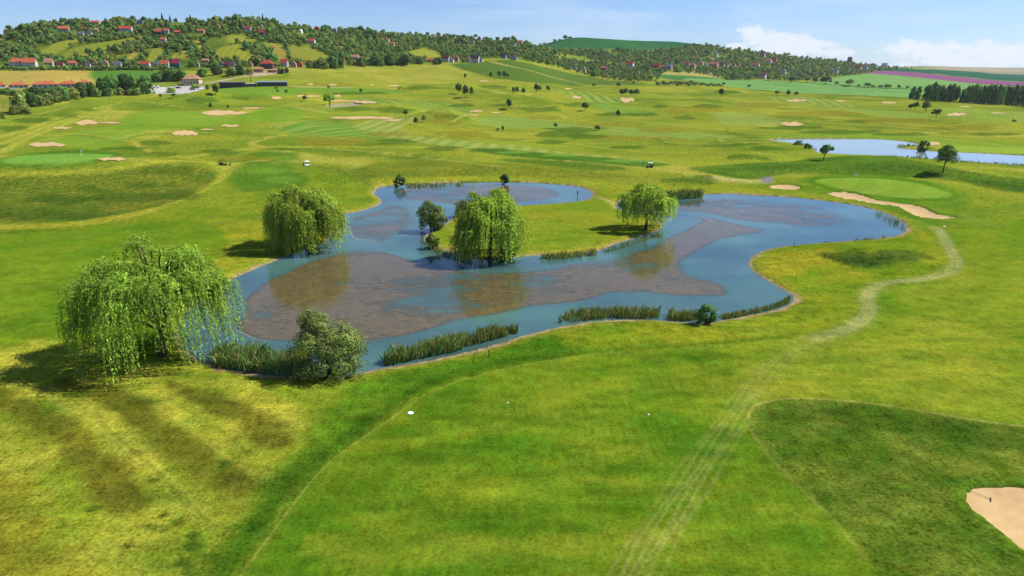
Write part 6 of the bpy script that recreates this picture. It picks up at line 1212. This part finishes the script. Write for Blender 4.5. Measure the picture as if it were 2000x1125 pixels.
# golf bag on its trolley beside the dark cart on the left
x, y, z, D = hit1(449, 324.5); root = empty('golf_trolley', (x, y, z), 0, 'golf bag on a trolley right of the dark cart on the left', 'trolley'); link('bag', MB().tube([(0,0,0.2),(0.25,0,1.05)], [0.14, 0.16], 8).mesh('bag', M_BLACK), root); link('handle', MB().tube([(0.25,0,0.9),(0.65,0,1.0)], 0.025, 5).mesh('handle', M_BLACK), root)
for s in (-1, 1): w = link('wheel', wheel_mesh(0.15, 0.05), root); w.location = (0, s*0.3, 0.15)
# stakes
def stake(u, v, hpx, col, label, cap=None, r=0.05):
    x, y, z, D = hit1(u, v); h = hpx*math.hypot(D, H)/F/math.cos(math.atan2(H, D)); root = empty('marker_stake', (x, y, z), 0, label, 'stake', 'hazard and yardage stakes')
    link('post', MB().tube([(0,0,-0.2),(0,0,h*(0.72 if cap else 1.0))], [r, r], 8).mesh('post', col), root)
    if cap: link('cap', MB().tube([(0,0,h*0.72+0.001),(0,0,h)], [r*1.02, r*1.02], 8).mesh('cap', cap), root)
    else: link('tip', MB().tube([(0,0,h+0.001),(0,0,h+0.06)], [r, r*0.3], 8).mesh('tip', col), root)
M_RED = paint('red_stake_paint', (0.55, 0.03, 0.015), 0.5, 0.3); M_YELL = paint('yellow_stake_paint', (0.75, 0.6, 0.12), 0.5, 0.3); M_POST = paint('dark_post', (0.03, 0.03, 0.02), 0.7, 0.2)
stake(955, 698, 20, M_POST, 'black stake with a pale yellow top on the near bank', M_YELL, 0.06); stake(1554, 549, 13, M_POST, 'plain dark stake on the rough of the right headland'); stake(430, 729, 11, M_RED, 'red hazard stake left of the near reeds'); stake(671, 733, 10, M_RED, 'red hazard stake at the foot of the big shrub'); stake(932, 690, 10, M_RED, 'red hazard stake right of the dense reed bed'); stake(1551, 482, 7, M_POST, 'tiny dark stake on the upper shore of the right headland')
stake(1128, 380, 7, M_POST, 'dark stump in the back arm of the pond', None, 0.16)
# flags
def flag(u, v, label, fc, hgt=2.3):
    x, y, z, D = hit1(u, v); root = empty('flagstick', (x, y, z), 0, label, 'flag', 'flags on the greens'); link('pole', MB().tube([(0,0,-0.1),(0,0,hgt)], [0.045, 0.04], 8).mesh('pole', M_WHITE), root)
    V = []; n = 6
    for i in range(n): 
        for zz_ in (hgt-0.05, hgt-0.6): 
            for s in (-0.01, 0.01): V.append((0.045+0.75*i/(n-1), 0.08*math.sin(i*1.2)+s, zz_-0.04*i*0.3))
    F_ = []
    for i in range(n-1): a = 4*i; b = a+4; F_ += [[a, b, b+2, a+2], [a+1, a+3, b+3, b+1], [a, a+1, b+1, b], [a+2, b+2, b+3, a+3]]
    link('flag_cloth', MB().add(V, F_).mesh('flag_cloth', fc), root)
flag(159, 304, 'white flag on the pale green at far left', M_WHITE); flag(1667, 351, 'small pale flag on the green beside the pond', paint('flag_cream', (0.75, 0.7, 0.45), 0.8), 1.9)
# flat white yardage discs
def disc(u, v, r, label):
    x, y, z, D = hit1(u, v); n = 20; mb = MB().tube([(0,0,-0.05),(0,0,0.05),(0,0,0.065)], [r, r, r*0.9], n); link('distance_disc', mb.mesh('distance_disc', M_WHITE), None, label, 'disc', 'white distance discs', None, (x, y, z+0.01))
disc(802, 807, 0.30, 'large white disc in the grass of the front fairway'); disc(1845, 442, 0.28, 'small white disc near the end of the curved bunker'); disc(1267, 810, 0.10, 'tiny white disc at the middle right of the front fairway'); disc(992, 787, 0.08, 'tiny pale disc up the front fairway, right of the large one')
# bunker rake
x, y, z, D = hit1(1912, 962); root = empty('bunker_rake', (x, y, z-0.36), math.radians(-32), 'rake lying on the sand at the near bunker edge', 'rake'); link('handle', MB().tube([(-0.9,0,0.42),(0.9,0,0.03)], 0.018, 6).mesh('handle', M_POST), root); hd = link('rake_head', MB().box(0.88, 0.93, -0.3, 0.3, 0.02, 0.07).mesh('rake_head', M_POST), root)
for k in range(9): link('tine', MB().box(0.89, 0.92, -0.28+k*0.07, -0.265+k*0.07, -0.06, 0.02).mesh('tine', M_POST), hd)
# white mats along the driving range
mk = MB().box(-0.32, 0.32, -0.4, 0.4, -0.1, 0.42).mesh('range_marker', M_WHITE)
for k in range(29):
    t = k/28.0; x, y, z, D = hit1(571+116*t, 169.3+2.6*t); link('range_marker', mk, None, 'small white marker in the long row across the driving range', 'marker', 'white markers across the driving range', None, (x, y, z))

# ------------------------------------------------------------------ the air
hz = bpy.data.materials.new('haze_air'); hz.use_nodes = True; n_ = hz.node_tree.nodes; n_.clear()
ho = n_.new('ShaderNodeOutputMaterial'); hv = n_.new('ShaderNodeVolumePrincipled'); hv.inputs['Color'].default_value = (0.80, 0.88, 1.0, 1); hv.inputs['Density'].default_value = HAZE; hv.inputs['Anisotropy'].default_value = 0.2
hz.node_tree.links.new(hv.outputs[0], ho.inputs['Volume'])
hm = MB().box(-13900, 13900, -13900, 13900, min(float(GZ.min()), -4.0)-1.0, max(float(GZ[GD < 3000].max())+30.0, float(GZ.max())+6.0)).mesh('haze', hz); link('haze', hm, None, 'thin summer haze over the whole valley', None, None, 'stuff')
